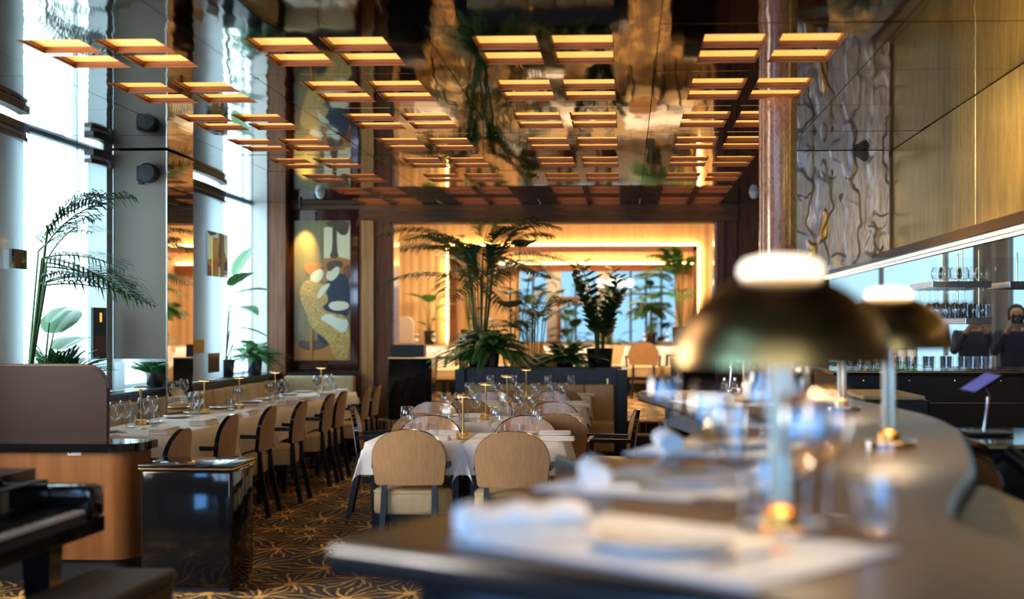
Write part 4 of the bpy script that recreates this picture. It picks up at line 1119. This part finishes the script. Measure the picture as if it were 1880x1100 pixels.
# dome lamps
def dome_lamp():
    t = thing('dome_lamp', '', 'lamp')
    obj('base', MB().lathe([(.074, 0), (.080, .004), (.080, .012), (.074, .016), (0, .016)], n=40), 'chrome', t, smooth=True)
    obj('collar', MB().lathe([(.030, .016), (.034, .02), (.034, .036), (.022, .042), (.018, .05)], n=28), 'brass', t, smooth=True)
    st = MB(); pr = []
    nn = 36
    for z in (.05, .34): pr.append([(.0185*(1+.07*math.cos(k*PI)) * math.cos(2*PI*k/nn), .0185*(1+.07*math.cos(k*PI))*math.sin(2*PI*k/nn), z) for k in range(nn+1)])
    st.grid(pr); obj('stem', st, 'bronze_stem', t, fixn=False)
    n = 12; po = []; R = .187
    for i in range(n+1):
        a = PI/2*i/n*.80; po.append((R*math.cos(a), .288+.150*math.sin(a)/math.sin(PI/2*.80)))
    pi_ = [(r-.003, z-.002) for r, z in po]
    sh = obj('lamp_shade', MB().lathe([(.018, .42)]+pi_[::-1][:-1]+[(R-.003, .288)]+po+[(.02, .440)], n=56, cap=False), 'brass_dome', t, smooth=True, angle=60)
    obj('diffuser', MB().lathe([(.066, .437), (.071, .440), (.071, .452), (.062, .464), (.035, .472), (0, .474)], n=36, cap=False), 'emit_cap', sh, smooth=True, angle=179)
    obj('bulb', MB().lathe([(.0, .345), (.022, .352), (.03, .375), (.022, .398), (.0, .405)], (0, 0, 0), n=16), 'emit_dome', t, smooth=True)
    return t
DL = Proto(dome_lamp())
for px, py, lab in ((1434, 978, 'brass dome lamp nearest the camera on the bar'), (1632, 818, 'brass dome lamp on the widest part of the bar, second from the camera'),
                    (1546, 752, 'brass dome lamp third along the bar, hidden behind the nearest shade'), (1370, 717, 'brass dome lamp at the far end of the bar')):
    p = atz(px, py, BT); DL((p.x, p.y, BT), .1, lab, 'brass dome lamps on the bar')
# place settings along the customer side
def setting(i, cx, cy, rot, w, d, nap, plate_at, where, forks=True):
    c, s = math.cos(rot), math.sin(rot)
    def T(u, v): return (cx+c*u-s*v, cy+s*u+c*v)
    m_ = MB().box(-w/2, w/2, -d/2, d/2, 0, .004, .0015)
    tag(obj('placemat', m_, 'linen', loc=(cx, cy, BT+.001), rotz=rot), 'white linen placemat '+where, 'placemat', 'white placemats on the bar')
    x, y = T(*nap[:2]); t = thing('napkin', 'rolled white napkin on the placemat '+where, 'napkin', (x, y, BT+.0055), rot+nap[2], 'napkins on the bar')
    P = []
    for k in range(9):
        u = -.11+.22*k/8; rr = .026+.003*math.sin(k*2.1)
        P.append([(u, rr*1.25*math.cos(2*PI*j/18), rr+rr*math.sin(2*PI*j/18)*.98) for j in range(19)])
    mb = MB().grid(P); mb.add([p for p in P[0][:-1]], [tuple(range(18))]); mb.add([p for p in P[-1][:-1]], [tuple(range(17, -1, -1))])
    obj('roll', mb, 'linen', t, smooth=True, fixn=False)
    obj('loose_end', MB().box(-.10, .10, -.09, -.02, .0, .010, .004), 'linen', t, smooth=True)
    x, y = T(*plate_at); PLT((x, y, BT+.0055), 0, 'white plate on the placemat '+where, 'white side plates')
    x, y = T(plate_at[0]+.15, plate_at[1])
    k = thing('table_knife', 'silver knife on the placemat '+where, 'knife', (x, y, BT+.0055), rot, 'knives on the bar')
    obj('handle', MB().box(-.006, .006, -.10, .0, 0, .006, .002), 'chrome', k); obj('blade', MB().box(-.009, .008, .0, .11, .001, .004), 'chrome', k)
WH = ['nearest the camera', 'second from the camera', 'third from the camera', 'fourth from the camera', 'fifth from the camera']
setting(0, .07, 2.09, -.70, .60, .40, (-.25, -.08, 1.1), (.02, -.03), WH[0])
setting(1, .11, 2.95, 1.12, .52, .44, (-.14, .13, .5), (.02, -.06), WH[1])
setting(2, .27, 3.78, 1.25, .50, .42, (-.12, .12, .4), (.02, -.05), WH[2])
setting(3, .50, 4.85, 1.5, .52, .40, (-.1, .12, .3), (.02, -.05), WH[3])
setting(4, .47, 6.05, 1.85, .50, .40, (-.1, .1, .3), (.02, -.05), WH[4])
GB = [(.30, 2.18, 0), (.36, 2.34, 0), (.245, 2.42, 1), (.415, 2.20, 1), (.33, 3.20, 0), (.42, 3.30, 0), (.10, 3.32, 0), (.28, 3.42, 1), (.42, 4.02, 0), (.52, 4.12, 0), (.36, 4.22, 1), (.62, 5.2, 0), (.70, 5.28, 0), (.58, 6.4, 0), (.17, 2.62, 0)]
gi = {}
w_i = t_i = 0
for x, y, k in sorted(GB, key=lambda g_: g_[1]):
    if k: TB((x, y, BT+.006), 0, 'tumbler on the bar, %s of four from the camera' % ORD[t_i], 'glasses on the bar'); t_i += 1
    else: WG((x, y, BT+.006), 0, 'wine glass on the bar, %s from the camera' % ORD[w_i], 'glasses on the bar', 1.08); w_i += 1
st_ = thing('bar_stool', 'black low backed bar stool on the guest side of the bar', 'stool', (.02, 4.75, 0), -1.25)
obj('seat', MB().box(-.20, .20, -.19, .19, .68, .74, .025, 3), 'black_matte', st_, smooth=True)
obj('backrest', MB().box(-.20, .20, -.235, -.205, .78, .98, .012, 3), 'black_lacquer', st_, smooth=True)
for sx in (-1, 1):
    obj('back_post', MB().box(sx*.15-.012, sx*.15+.012, -.215, -.19, .70, .84), 'black_lacquer', st_)
    for sy in (-1, 1): obj('leg', MB().bar((sx*.20, sy*.19, 0), (sx*.16, sy*.15, .69), .028, .028, .034, .034), 'black_lacquer', st_)
obj('footrest', MB().box(-.19, .19, .165, .185, .24, .26), 'brass', st_)
# far end: tap, ice bucket, small jars
p = atz(1322, 712, BT)
t = thing('bar_tap', 'slim curved steel tap at the far end of the bar', 'tap', (p.x+.02, 7.15, BT+.001))
obj('base', MB().lathe([(.022, 0), (.022, .012), (.010, .018)], n=16), 'steel', t, smooth=True)
obj('spout', MB().tube([(0, 0, .01), (0, 0, .13), (.01, 0, .165), (.035, 0, .19), (.07, 0, .20), (.11, 0, .20), (.14, 0, .185)], .008, n=10), 'steel', t, smooth=True)
t = thing('ice_bucket', 'polished steel ice bucket beside the round column', 'bucket', (.86, 7.05, BT+.001))
obj('body', MB().lathe([(.075, 0), (.082, .01), (.088, .165), (.083, .165), (.078, .02), (0, .02)], n=32, cap=False), 'chrome', t, smooth=True)
obj('rim', MB().lathe([(.083, .163), (.092, .165), (.092, .172), (.083, .173)], n=32, cap=False), 'steel', t, smooth=True)
for i, (x, y) in enumerate(((.545, 7.2), (.60, 7.18), (.65, 7.2))):
    t = thing('bar_jar', '%s small steel topped jar behind the far dome lamp' % ORD[i], 'jar', (x, y, BT+.001), 0, 'small jars at the end of the bar')
    obj('body', MB().lathe([(.018, 0), (.02, .004), (.018, .05), (.008, .06)], n=14), 'glass', t, smooth=True); obj('cap', MB().lathe([(.009, .06), (.009, .075), (0, .078)], n=12), 'steel', t, smooth=True)

# ------------------------------------------------------------------ back bar on the right
BBZ = 1.165
bb = thing('back_bar', 'long black back bar counter under the hanging glasses', 'counter', (2.2, 8.75, 0))
obj('body', MB().box(-.80, 2.1, 0, 1.0, 0, BBZ-.03), 'black_lacquer', bb)
obj('counter_top', MB().box(-.82, 2.1, -.02, 1.02, BBZ-.03, BBZ, .003), 'black_gloss', bb)
obj('brass_rail', MB().box(-.82, 2.1, -.024, -.02, BBZ-.012, BBZ-.004), 'brass', bb)
obj('shelf_lip', MB().box(-.80, 2.1, -.006, 0, .95, .955), 'steel', bb)
for k in range(7): obj('knob', MB().lathe([(0, 0), (.007, .002), (.007, .01), (0, .012)], (-.62+.30*k, -.014, BBZ-.07), n=10), 'brass', bb)
# clear sheets in place of the mirror, its reflection built beyond them
for i, (x0_, x1_) in enumerate(((1.42, 2.18), (2.185, 2.46), (2.465, 2.74), (2.745, 3.6))):
    tag(obj('mirror_standin', MB().box(x0_, x1_, 9.80, 9.812, BBZ+.001, 1.97, .001, 1), 'pane_glass'), '%s clear sheet from the left in place of the back bar mirror' % ORD[i], 'glass panel', 'glass sheets behind the back bar')
# lower black block
q = thing('counter_block', 'low black cabinet with a sandy top behind the bar', 'cabinet', (0, 0, 0))
p0, p1 = aty(1480, 712, 6.9), aty(1708, 735, 6.9)
obj('body', MB().box(1.25, p1.x, 6.9, 7.7, 0, p1.z, .012, 3), 'black_lacquer', q)
obj('sandy_top', MB().box(1.25, p1.x-.02, 6.93, 7.68, p1.z, p1.z+.02, .004), 'bar_base', q)
# hanging glass racks
def rack(x0_, x1_, y0_, y1_, z, lab, n, hang, seedp):
    t = thing('glass_rack', lab, 'shelf', ((x0_+x1_)/2, (y0_+y1_)/2, z)); w, d = (x1_-x0_)/2, (y1_-y0_)/2
    obj('shelf_board', MB().box(-w, w, -d, d, -.012, .03, .002), 'steel', t)
    for sy in (-1, 1): obj('hanger_rod', MB().tube([(.02, sy*d*.8, .03), (.02, sy*d*.8, 1.985-z)], .005), 'brass', t)
    return t
RKX0, RKX1 = 2.075, 2.47
rack(RKX0, RKX1, 8.92, 9.62, 1.735, 'upper steel shelf of the hanging glass rack', 0, True, 0)
rack(RKX0+.22, RKX1, 8.92, 9.62, 1.488, 'lower steel shelf of the hanging glass rack', 0, True, 0)
def stemless():
    t = obj('snifter', MB().lathe([(0, 0), (.02, 0), (.036, .02), (.043, .045), (.038, .08), (.030, .10), (.029, .10), (.037, .08), (.0415, .045), (.034, .022), (0, .012)], n=20, cap=False), 'glass', smooth=True)
    tag(t, '', 'snifter glass')
    return t
SN = Proto(stemless())
for k in range(6):
    SN((RKX0+.055+.062*k, 9.02+.05*(k % 2), 1.766), 0, '%s round snifter from the left on the upper shelf of the rack' % ORD[k], 'snifters on the rack')
def hang_glass():
    t = obj('hanging_glass', MB().lathe([(.03, 0), (.03, -.003), (.005, -.008), (.004, -.07), (.012, -.085), (.034, -.125), (.036, -.15), (.029, -.205), (.028, -.205), (.0345, -.15), (.0325, -.126), (0, -.09)], n=16, cap=False), 'glass', smooth=True)
    tag(t, '', 'wine glass'); return t
HG = Proto(hang_glass())
for j in range(4):
    for k in range(6):
        HG((RKX0+.04+.064*k, 9.0+.16*j, 1.7215), 0, '%s hanging wine glass from the left in the %s row under the rack' % (ORD[k], ORD[j]), 'wine glasses hanging under the rack')
for k in range(5):
    TB((RKX0+.26+.032*k*2 if k < 3 else RKX0+.29+.064*(k-3), 9.0 if k < 3 else 9.1, 1.519), 0, '%s tumbler on the lower shelf of the rack' % ORD[k], 'tumblers on the rack') if k < 3 else None
t = rack(2.60, 2.95, 8.95, 9.5, 1.735, 'steel rack shelf at the far right edge', 0, True, 0)
# tumblers and bottles on the back bar
for k in range(16):
    p = aty(1575+16.2*k, 678, 9.0); TB((p.x, 9.0, BBZ+.001), 0, 'row of tumblers on the back bar, %s from the left' % (ORD[k] if k < 12 else ['thirteenth', 'fourteenth', 'fifteenth', 'sixteenth'][k-12]), 'tumblers on the back bar')
    if k % 2 == 0 and k < 12:
        TB((p.x+.03, 9.14, BBZ+.001), 0, 'second row tumbler on the back bar, %s from the left' % ORD[k//2], 'tumblers on the back bar')
def bottle(mat, capm):
    t = thing('bottle', '', 'bottle')
    obj('body', MB().lathe([(0, .002), (.036, 0), (.038, .006), (.038, .17), (.030, .20), (.014, .225), (.013, .28)], n=20), mat, t, smooth=True)
    obj('cap', MB().lathe([(.0145, .275), (.0145, .305), (0, .306)], n=14), capm, t, smooth=True)
    obj('bottle_label', MB().lathe([(.0385, .05), (.0385, .13)], n=20, cap=False), 'white_plate', t, smooth=True)
    return t
B1, B2 = Proto(bottle('glass_green', 'black_lacquer')), Proto(bottle('amber_glass', 'wood_red'))
for k, px in enumerate((1604, 1640, 1655, 1674)):
    p = aty(px, 660, 9.3); B1((p.x, 9.3, BBZ+.001), 0, 'green bottle behind the tumblers, %s from the left' % ORD[k], 'bottles on the back bar')
for k, px in enumerate((1590, 1645, 1662)):
    p = aty(px, 540, 9.62); B2((p.x, 9.62, BBZ+.001), 0, 'amber bottle at the back of the counter, %s from the left' % ORD[k], 'bottles on the back bar')
potted('potted_palm', 'small dark palm behind the back bar glass', 'plant', (2.28, 12.8, 0), .16, .4, palm(8, .9, .6, nl=16, ll=.25, lw=.014), 'leaf_dark', seed=31)
# till
tp = aty(1800, 702, 6.0)
t = thing('till_screen', 'slanted touch screen till with a purple blue display behind the bar', 'till', (tp.x, 6.0, 0))
ROT = Matrix.Rotation(math.radians(-24), 4, 'Y') @ Matrix.Rotation(math.radians(38), 4, 'X')
def rbox(x0_, x1_, y0_, y1_, z0_, z1_, off, M, b=.004):
    mb = MB().box(x0_, x1_, y0_, y1_, z0_, z1_, b); mb.v = [tuple(M @ Vector(v)+Vector(off)) for v in mb.v]; return mb
a1 = Vector((.13, .05, .073)).normalized(); b1 = Vector((.035, -.09, -.012)); b1 = (b1-a1*b1.dot(a1)).normalized(); c1 = a1.cross(b1)
if c1.z < 0: b1 = -b1; c1 = -c1
M2 = Matrix((a1, b1, c1)).transposed().to_4x4()
hz = tp.z
obj('case', rbox(-.085, .085, -.06, .06, -.012, 0, (0, 0, hz), M2), 'black_lacquer', t)
obj('display', rbox(-.076, .076, -.05, .05, 0, .001, (0, 0, hz), M2, 0), 'emit_screen', t)
obj('arm', MB().tube([(.02, .03, hz-.02), (.05, .05, hz-.07), (.03, .05, .975)], .010), 'steel', t)
obj('foot', MB().box(-.06, .14, -.03, .12, .962, .976, .003), 'black_lacquer', t)
ws = thing('bar_workstation', 'black steel bartender workstation below the till', 'workstation', (0, 0, 0))
obj('worktop', MB().box(1.52, 2.12, 5.55, 6.5, .93, .96, .003), 'black_gloss', ws)
obj('steel_edge', MB().box(1.52, 2.12, 5.542, 5.55, .945, .955), 'brass', ws)
obj('side_panel', MB().box(1.56, 2.1, 5.62, 6.45, .62, .93), 'black_matte', ws)
obj('brace', MB().bar((1.50, 5.5, .80), (1.62, 5.52, .93), .03, .05), 'black_lacquer', ws)
for x in (1.56, 2.08): obj('leg', MB().box(x-.02, x+.02, 5.62, 5.66, 0, .62), 'black_matte', ws)
wc = thing('wooden_cabinet', 'warm wood under-counter cabinet with dark handle at the right', 'cabinet', (0, 0, 0))
obj('body', MB().box(1.60, 2.12, 5.72, 6.4, .0, .60, .004), 'wood_booth', wc)
for k, x in enumerate((1.62, 1.87)):
    d_ = obj('door', MB().box(x, x+.24, 5.70, 5.72, .05, .58, .003), 'wood_booth', wc); obj('handle', MB().box(x+.02, x+.05, 5.685, 5.70, .35, .50, .003), 'black_lacquer', d_)
# arched brown leather back of a bar stool
t = thing('bar_stool', 'arched brown leather stool back beyond the bar edge', 'stool', (1.34, 5.15, 0), -.5)
arch = [(-.12, .62), (.12, .62), (.125, .84)]+[(.125*math.cos(a*PI/12), .84+.11*math.sin(a*PI/12)) for a in range(1, 12)]+[(-.125, .84)]
obj('backrest', MB().prism_y(arch, -.02, .02), 'wood_booth', t); obj('edge_trim', MB().tube([(x, 0, z) for x, z in arch[2:]], .012), 'black_lacquer', t)
obj('seat', MB().lathe([(.0, .60), (.15, .60), (.16, .62), (.15, .66), (0, .665)], (0, .14, 0), n=28), 'wood_booth', t, smooth=True)
for sx in (-1, 1):
    for sy in (.04, .25): obj('leg', MB().bar((sx*.13, sy, 0), (sx*.10, sy, .6), .025, .025), 'black_lacquer', t)
fr = thing('curved_bar_frame', 'dark curved metal frame beside the arched stool', 'frame', (0, 0, 0))
obj('rail', MB().tube([(1.44, 5.0, .98), (1.50, 4.95, .93), (1.55, 4.9, .8), (1.58, 4.88, .6), (1.59, 4.86, .3), (1.59, 4.86, .0)], .035, n=10), 'black_lacquer', fr, smooth=True)
obj('panel', MB().prism_y([(1.60, 0), (1.78, 0), (1.80, .88), (1.56, .88)], 4.9, 4.94), 'black_matte', fr)
for k in range(3): obj('button', MB().lathe([(0, 0), (.006, .001), (.006, .008), (0, .009)], (1.635+.022*k, 4.89, .70), n=8), 'chrome', fr)

# ------------------------------------------------------------------ piano, bench, booth, cabinet at the left
bo = thing('curved_booth', 'curved honey wood booth partition with a black ledge and dark screen', 'booth', (0, 0, 0))
xr, yf, rr_ = -2.80, 7.32, .14
def booth_outline(off, x_left=-4.05, yb=7.62):
    pts = [(x_left, yf-off)]
    for k in range(9):
        a = -PI/2+PI/2*k/8; pts.append((xr-rr_+(rr_+off)*math.cos(a), yf+rr_+(rr_+off)*math.sin(a)))
    return pts+[(xr+off, yb), (x_left, yb)]
obj('wood_panel', MB().prism(booth_outline(0), .13, .745), 'wood_booth', bo, smooth=True, angle=30)
obj('plinth', MB().prism(booth_outline(-.03), 0, .13), 'black_matte', bo)
obj('ledge', MB().prism(booth_outline(.035, yb=7.64), .745, .792), 'black_gloss', bo, smooth=True, angle=30)
w_ = 1.1; xs0 = -4.06; xe = -2.985
rt = [(xs0, .792), (xe, .792), (xe, 1.10)]+[(xe-.13+.13*math.cos(a*PI/16), 1.10+.13*math.sin(a*PI/16)) for a in range(1, 9)]+[(xs0, 1.23)]
obj('screen', MB().prism_y(rt, 7.42, 7.46), 'screen_dark', bo)
obj('screen_rim', MB().tube([(x, 7.44, z) for x, z in rt[1:]], .012), 'rim_brown', bo, smooth=True)
pp = aty(137, 831, yf-.002); obj('number_plate', MB().box(pp.x-.04, pp.x+.04, yf-.008, yf, pp.z-.017, pp.z+.017, .003), 'white_plate', bo)
obj('plate_screw', MB().box(pp.x-.028, pp.x-.018, yf-.0095, yf-.008, pp.z-.005, pp.z+.005), 'black_lacquer', bo)
cbt = thing('lacquer_cabinet', 'glossy black lacquer cabinet with brass edged top beside the booth', 'cabinet', (-2.40, 7.26, 0))
obj('body', MB().box(-.255, .255, -.20, .22, .03, .672, .02, 3), 'black_gloss', cbt, smooth=True)
obj('plinth', MB().box(-.23, .23, -.17, .2, 0, .03), 'black_matte', cbt)
obj('brass_edge', MB().box(-.262, .262, -.207, .227, .672, .682, .003), 'brass', cbt)
obj('top', MB().box(-.266, .266, -.211, .231, .682, .702, .006, 3), 'black_gloss', cbt, smooth=True)
# grand piano: its keyboard faces the aisle
pn = thing('grand_piano', 'glossy black grand piano with its keyboard end showing at the left edge', 'piano', (-2.30, 5.27, 0), -.02)
# local: keyboard runs along -Y, keys face +X
obj('body', MB().prism([(-.18, .13), (-1.3, .10), (-1.75, -.3), (-1.75, -1.0), (-1.2, -1.55), (-.18, -1.55)], .60, .86), 'black_gloss', pn)
obj('key_bed', MB().box(-.20, .12, -1.55, .13, .60, .665, .006), 'black_gloss', pn)
for y0_, y1_ in ((.0, .13), (-1.55, -1.42)):
    obj('cheek_block', MB().box(-.20, .12, y0_, y1_, .665, .80, .02, 3), 'black_gloss', pn, smooth=True)
kb = obj('keyboard', MB().box(-.10, .10, -1.415, -.005, .666, .69), 'black_lacquer', pn)
wk, bk = MB(), MB(); kw = .0237
nk = int(1.41/kw)
for i in range(nk):
    y = -.006-kw*i; wk.box(-.05, .095, y-kw+.001, y, .69, .706, .0015, 1)
    if i % 7 in (0, 1, 3, 4, 5): bk.box(-.05, .045, y-kw-.005, y-kw+.006, .706, .717)
obj('white_keys', wk, 'keys_white', kb); obj('black_keys', bk, 'black_lacquer', kb)
obj('fallboard', MB().box(-.11, -.06, -1.415, -.003, .69, .83, .006), 'black_gloss', pn)
obj('music_desk', MB().add([(-.26, -.20, .86), (-.26, -1.2, .86), (-.40, -1.2, 1.12), (-.40, -.28, 1.12), (-.275, -.20, .86), (-.275, -1.2, .86), (-.415, -1.2, 1.12), (-.415, -.28, 1.12)],
    [(0, 1, 2, 3), (7, 6, 5, 4), (0, 4, 5, 1), (1, 5, 6, 2), (2, 6, 7, 3), (3, 7, 4, 0)]), 'black_gloss', pn)
for x, y in ((-.06, -.06), (-.06, -1.45), (-1.5, -.6)):
    obj('leg', MB().bar((x, y, .06), (x, y, .60), .075, .075, .12, .12).lathe([(.03, 0), (.03, .06)], (x, y, 0), n=12), 'black_gloss', pn)
bn = thing('piano_bench', 'black piano bench at the bottom left corner', 'bench', (-1.98, 4.80, 0), -.02)
obj('cushion', MB().box(-.17, .17, -.40, .40, .43, .485, .02, 3), 'black_matte', bn, smooth=True)
obj('frame', MB().box(-.16, .16, -.38, .38, .37, .43), 'black_lacquer', bn)
for sx in (-1, 1):
    for sy in (-1, 1): obj('leg', MB().bar((sx*.13, sy*.34, 0), (sx*.13, sy*.34, .37), .035, .035, .05, .05), 'black_lacquer', bn)

# ------------------------------------------------------------------ figures built for the photographer's reflection in the back bar mirror
def person(label, loc, rotz, camhand=1):
    J = {}; E_ = []
    def j(n_, p, r): J[n_] = (len(J), p, r)
    j('pel', (0, 0, .93), .15); j('waist', (0, 0, 1.08), .145); j('chest', (0, -.01, 1.27), .165); j('neck0', (0, 0, 1.40), .075); j('neck1', (0, .012, 1.47), .055)
    j('head0', (0, .02, 1.54), .080); j('head1', (0, .02, 1.62), .092); j('crown', (0, .01, 1.68), .072)
    j('nose', (0, .125, 1.575), .014)
    for s_, sx in (('L', -1), ('R', 1)):
        j('sh'+s_, (sx*.17, 0, 1.36), .075); j('el'+s_, (sx*.25, .12, 1.15), .052); j('wr'+s_, (sx*.10, .27, 1.42), .034); j('pm'+s_, (sx*.065, .285, 1.48), .030)
        j('hip'+s_, (sx*.09, 0, .86), .095); j('kn'+s_, (sx*.11, .02, .48), .062); j('an'+s_, (sx*.11, -.02, .09), .045); j('to'+s_, (sx*.12, .14, .04), .036)
        for f_ in range(5):
            a_ = (-.9+.38*f_) if f_ < 4 else 1.7; l_ = (.058, .068, .064, .05, .05)[f_]
            b0 = Vector((sx*.065, .29, 1.48)); d1 = Vector((-sx*math.cos(a_)*.5, .45, math.sin(a_)*.7+.45)).normalized(); d2 = Vector((-sx*.8, .25, .1)).normalized()
            j('f%d%s' % (f_, s_), b0+d1*l_*.75, .009); j('g%d%s' % (f_, s_), b0+d1*l_*.75+d2*l_*.5, .008)
    ed = ['pel waist', 'waist chest', 'chest neck0', 'neck0 neck1', 'neck1 head0', 'head0 head1', 'head1 crown', 'head0 nose']
    for s_ in 'LR':
        ed += ['chest sh'+s_, 'sh%s el%s' % (s_, s_), 'el%s wr%s' % (s_, s_), 'wr%s pm%s' % (s_, s_), 'pel hip'+s_, 'hip%s kn%s' % (s_, s_), 'kn%s an%s' % (s_, s_), 'an%s to%s' % (s_, s_)]
        for f_ in range(5): ed += ['pm%s f%d%s' % (s_, f_, s_), 'f%d%s g%d%s' % (f_, s_, f_, s_)]
    me = bpy.data.meshes.new('body'); me.from_pydata([tuple(v[1]) for v in J.values()], [tuple(J[k][0] for k in e.split()) for e in ed], [])
    o = bpy.data.objects.new('body', me); COL.objects.link(o)
    sk = o.modifiers.new('s', 'SKIN'); sk.use_smooth_shade = True; o.modifiers.new('d', 'SUBSURF').levels = 1
    for n_, (i, p, r) in J.items():
        d = me.skin_vertices[0].data[i]; d.radius = (r*1.12 if n_ in ('chest', 'waist', 'pel') else r, r*.8 if n_ in ('chest', 'waist', 'pel') else r); d.use_root = (n_ == 'pel')
    dg = bpy.context.evaluated_depsgraph_get(); m2 = bpy.data.meshes.new_from_object(o.evaluated_get(dg)); bpy.data.objects.remove(o)
    for k in ('navy_cloth', 'skin', 'black_matte'): m2.materials.append(MATS[k])
    for p in m2.polygons:
        c = p.center; p.use_smooth = True
        p.material_index = 1 if (c.z > 1.42 or (c.y > .24 and c.z > 1.38)) else (2 if c.z < .9 else 0)
    t = thing('person', label, 'person', loc, rotz)
    b = bpy.data.objects.new('body', m2); COL.objects.link(b); b.parent = t
    hp = MB(); 
    for i in range(7): pass
    hp.lathe([(0, .125), (.05, .112), (.088, .07), (.102, .0), (.098, -.05), (.07, -.07)], (0, -.012, 1.60), n=20, cap=False)
    hp.v = [(x, y*1.1 if y < 0 else y*.78, z) for x, y, z in hp.v]
    obj('hair', hp, 'hair', t, smooth=True)
    for sx in (-1, 1):
        obj('ear', MB().lathe([(0, -.028), (.012, -.015), (.014, .01), (0, .028)], (sx*.094, .01, 1.57), n=10), 'skin', t, smooth=True)
        obj('eye', MB().lathe([(0, -.011), (.009, -.006), (.011, 0), (.009, .006), (0, .011)], (sx*.034, .094, 1.60), n=10), 'hair', t, smooth=True)
    obj('mouth', MB().box(-.022, .022, .088, .097, 1.525, 1.533, .003), 'terracotta', t)
    c = thing('photo_camera', 'black camera held up by the '+label.replace(' raising a camera', ''), 'camera', t.matrix_basis @ Vector((0, .335, 1.50)) if False else (Matrix.Translation(loc) @ Matrix.Rotation(rotz, 4, 'Z')) @ Vector((0, .315, 1.545)), rotz, 'cameras held by the reflected people')
    obj('body', MB().box(-.065, .065, -.025, .025, -.045, .045, .008), 'black_matte', c)
    lm = MB().lathe([(.034, 0), (.036, .06), (.03, .062), (0, .055)], n=20); lm.v = [(x, z+.025, y) for x, y, z in lm.v]; obj('lens', lm, 'black_gloss', c, smooth=True)
    return t
pa, pb = aty(1788, 602, 15.6), aty(1866, 602, 15.0)
person('reflected person in navy raising a camera, nearer the hanging glasses', (pa.x, 15.6, 0), PI-.15)
person('reflected person in navy raising a camera at the far right edge', (pb.x, 15.0, 0), PI-.25)
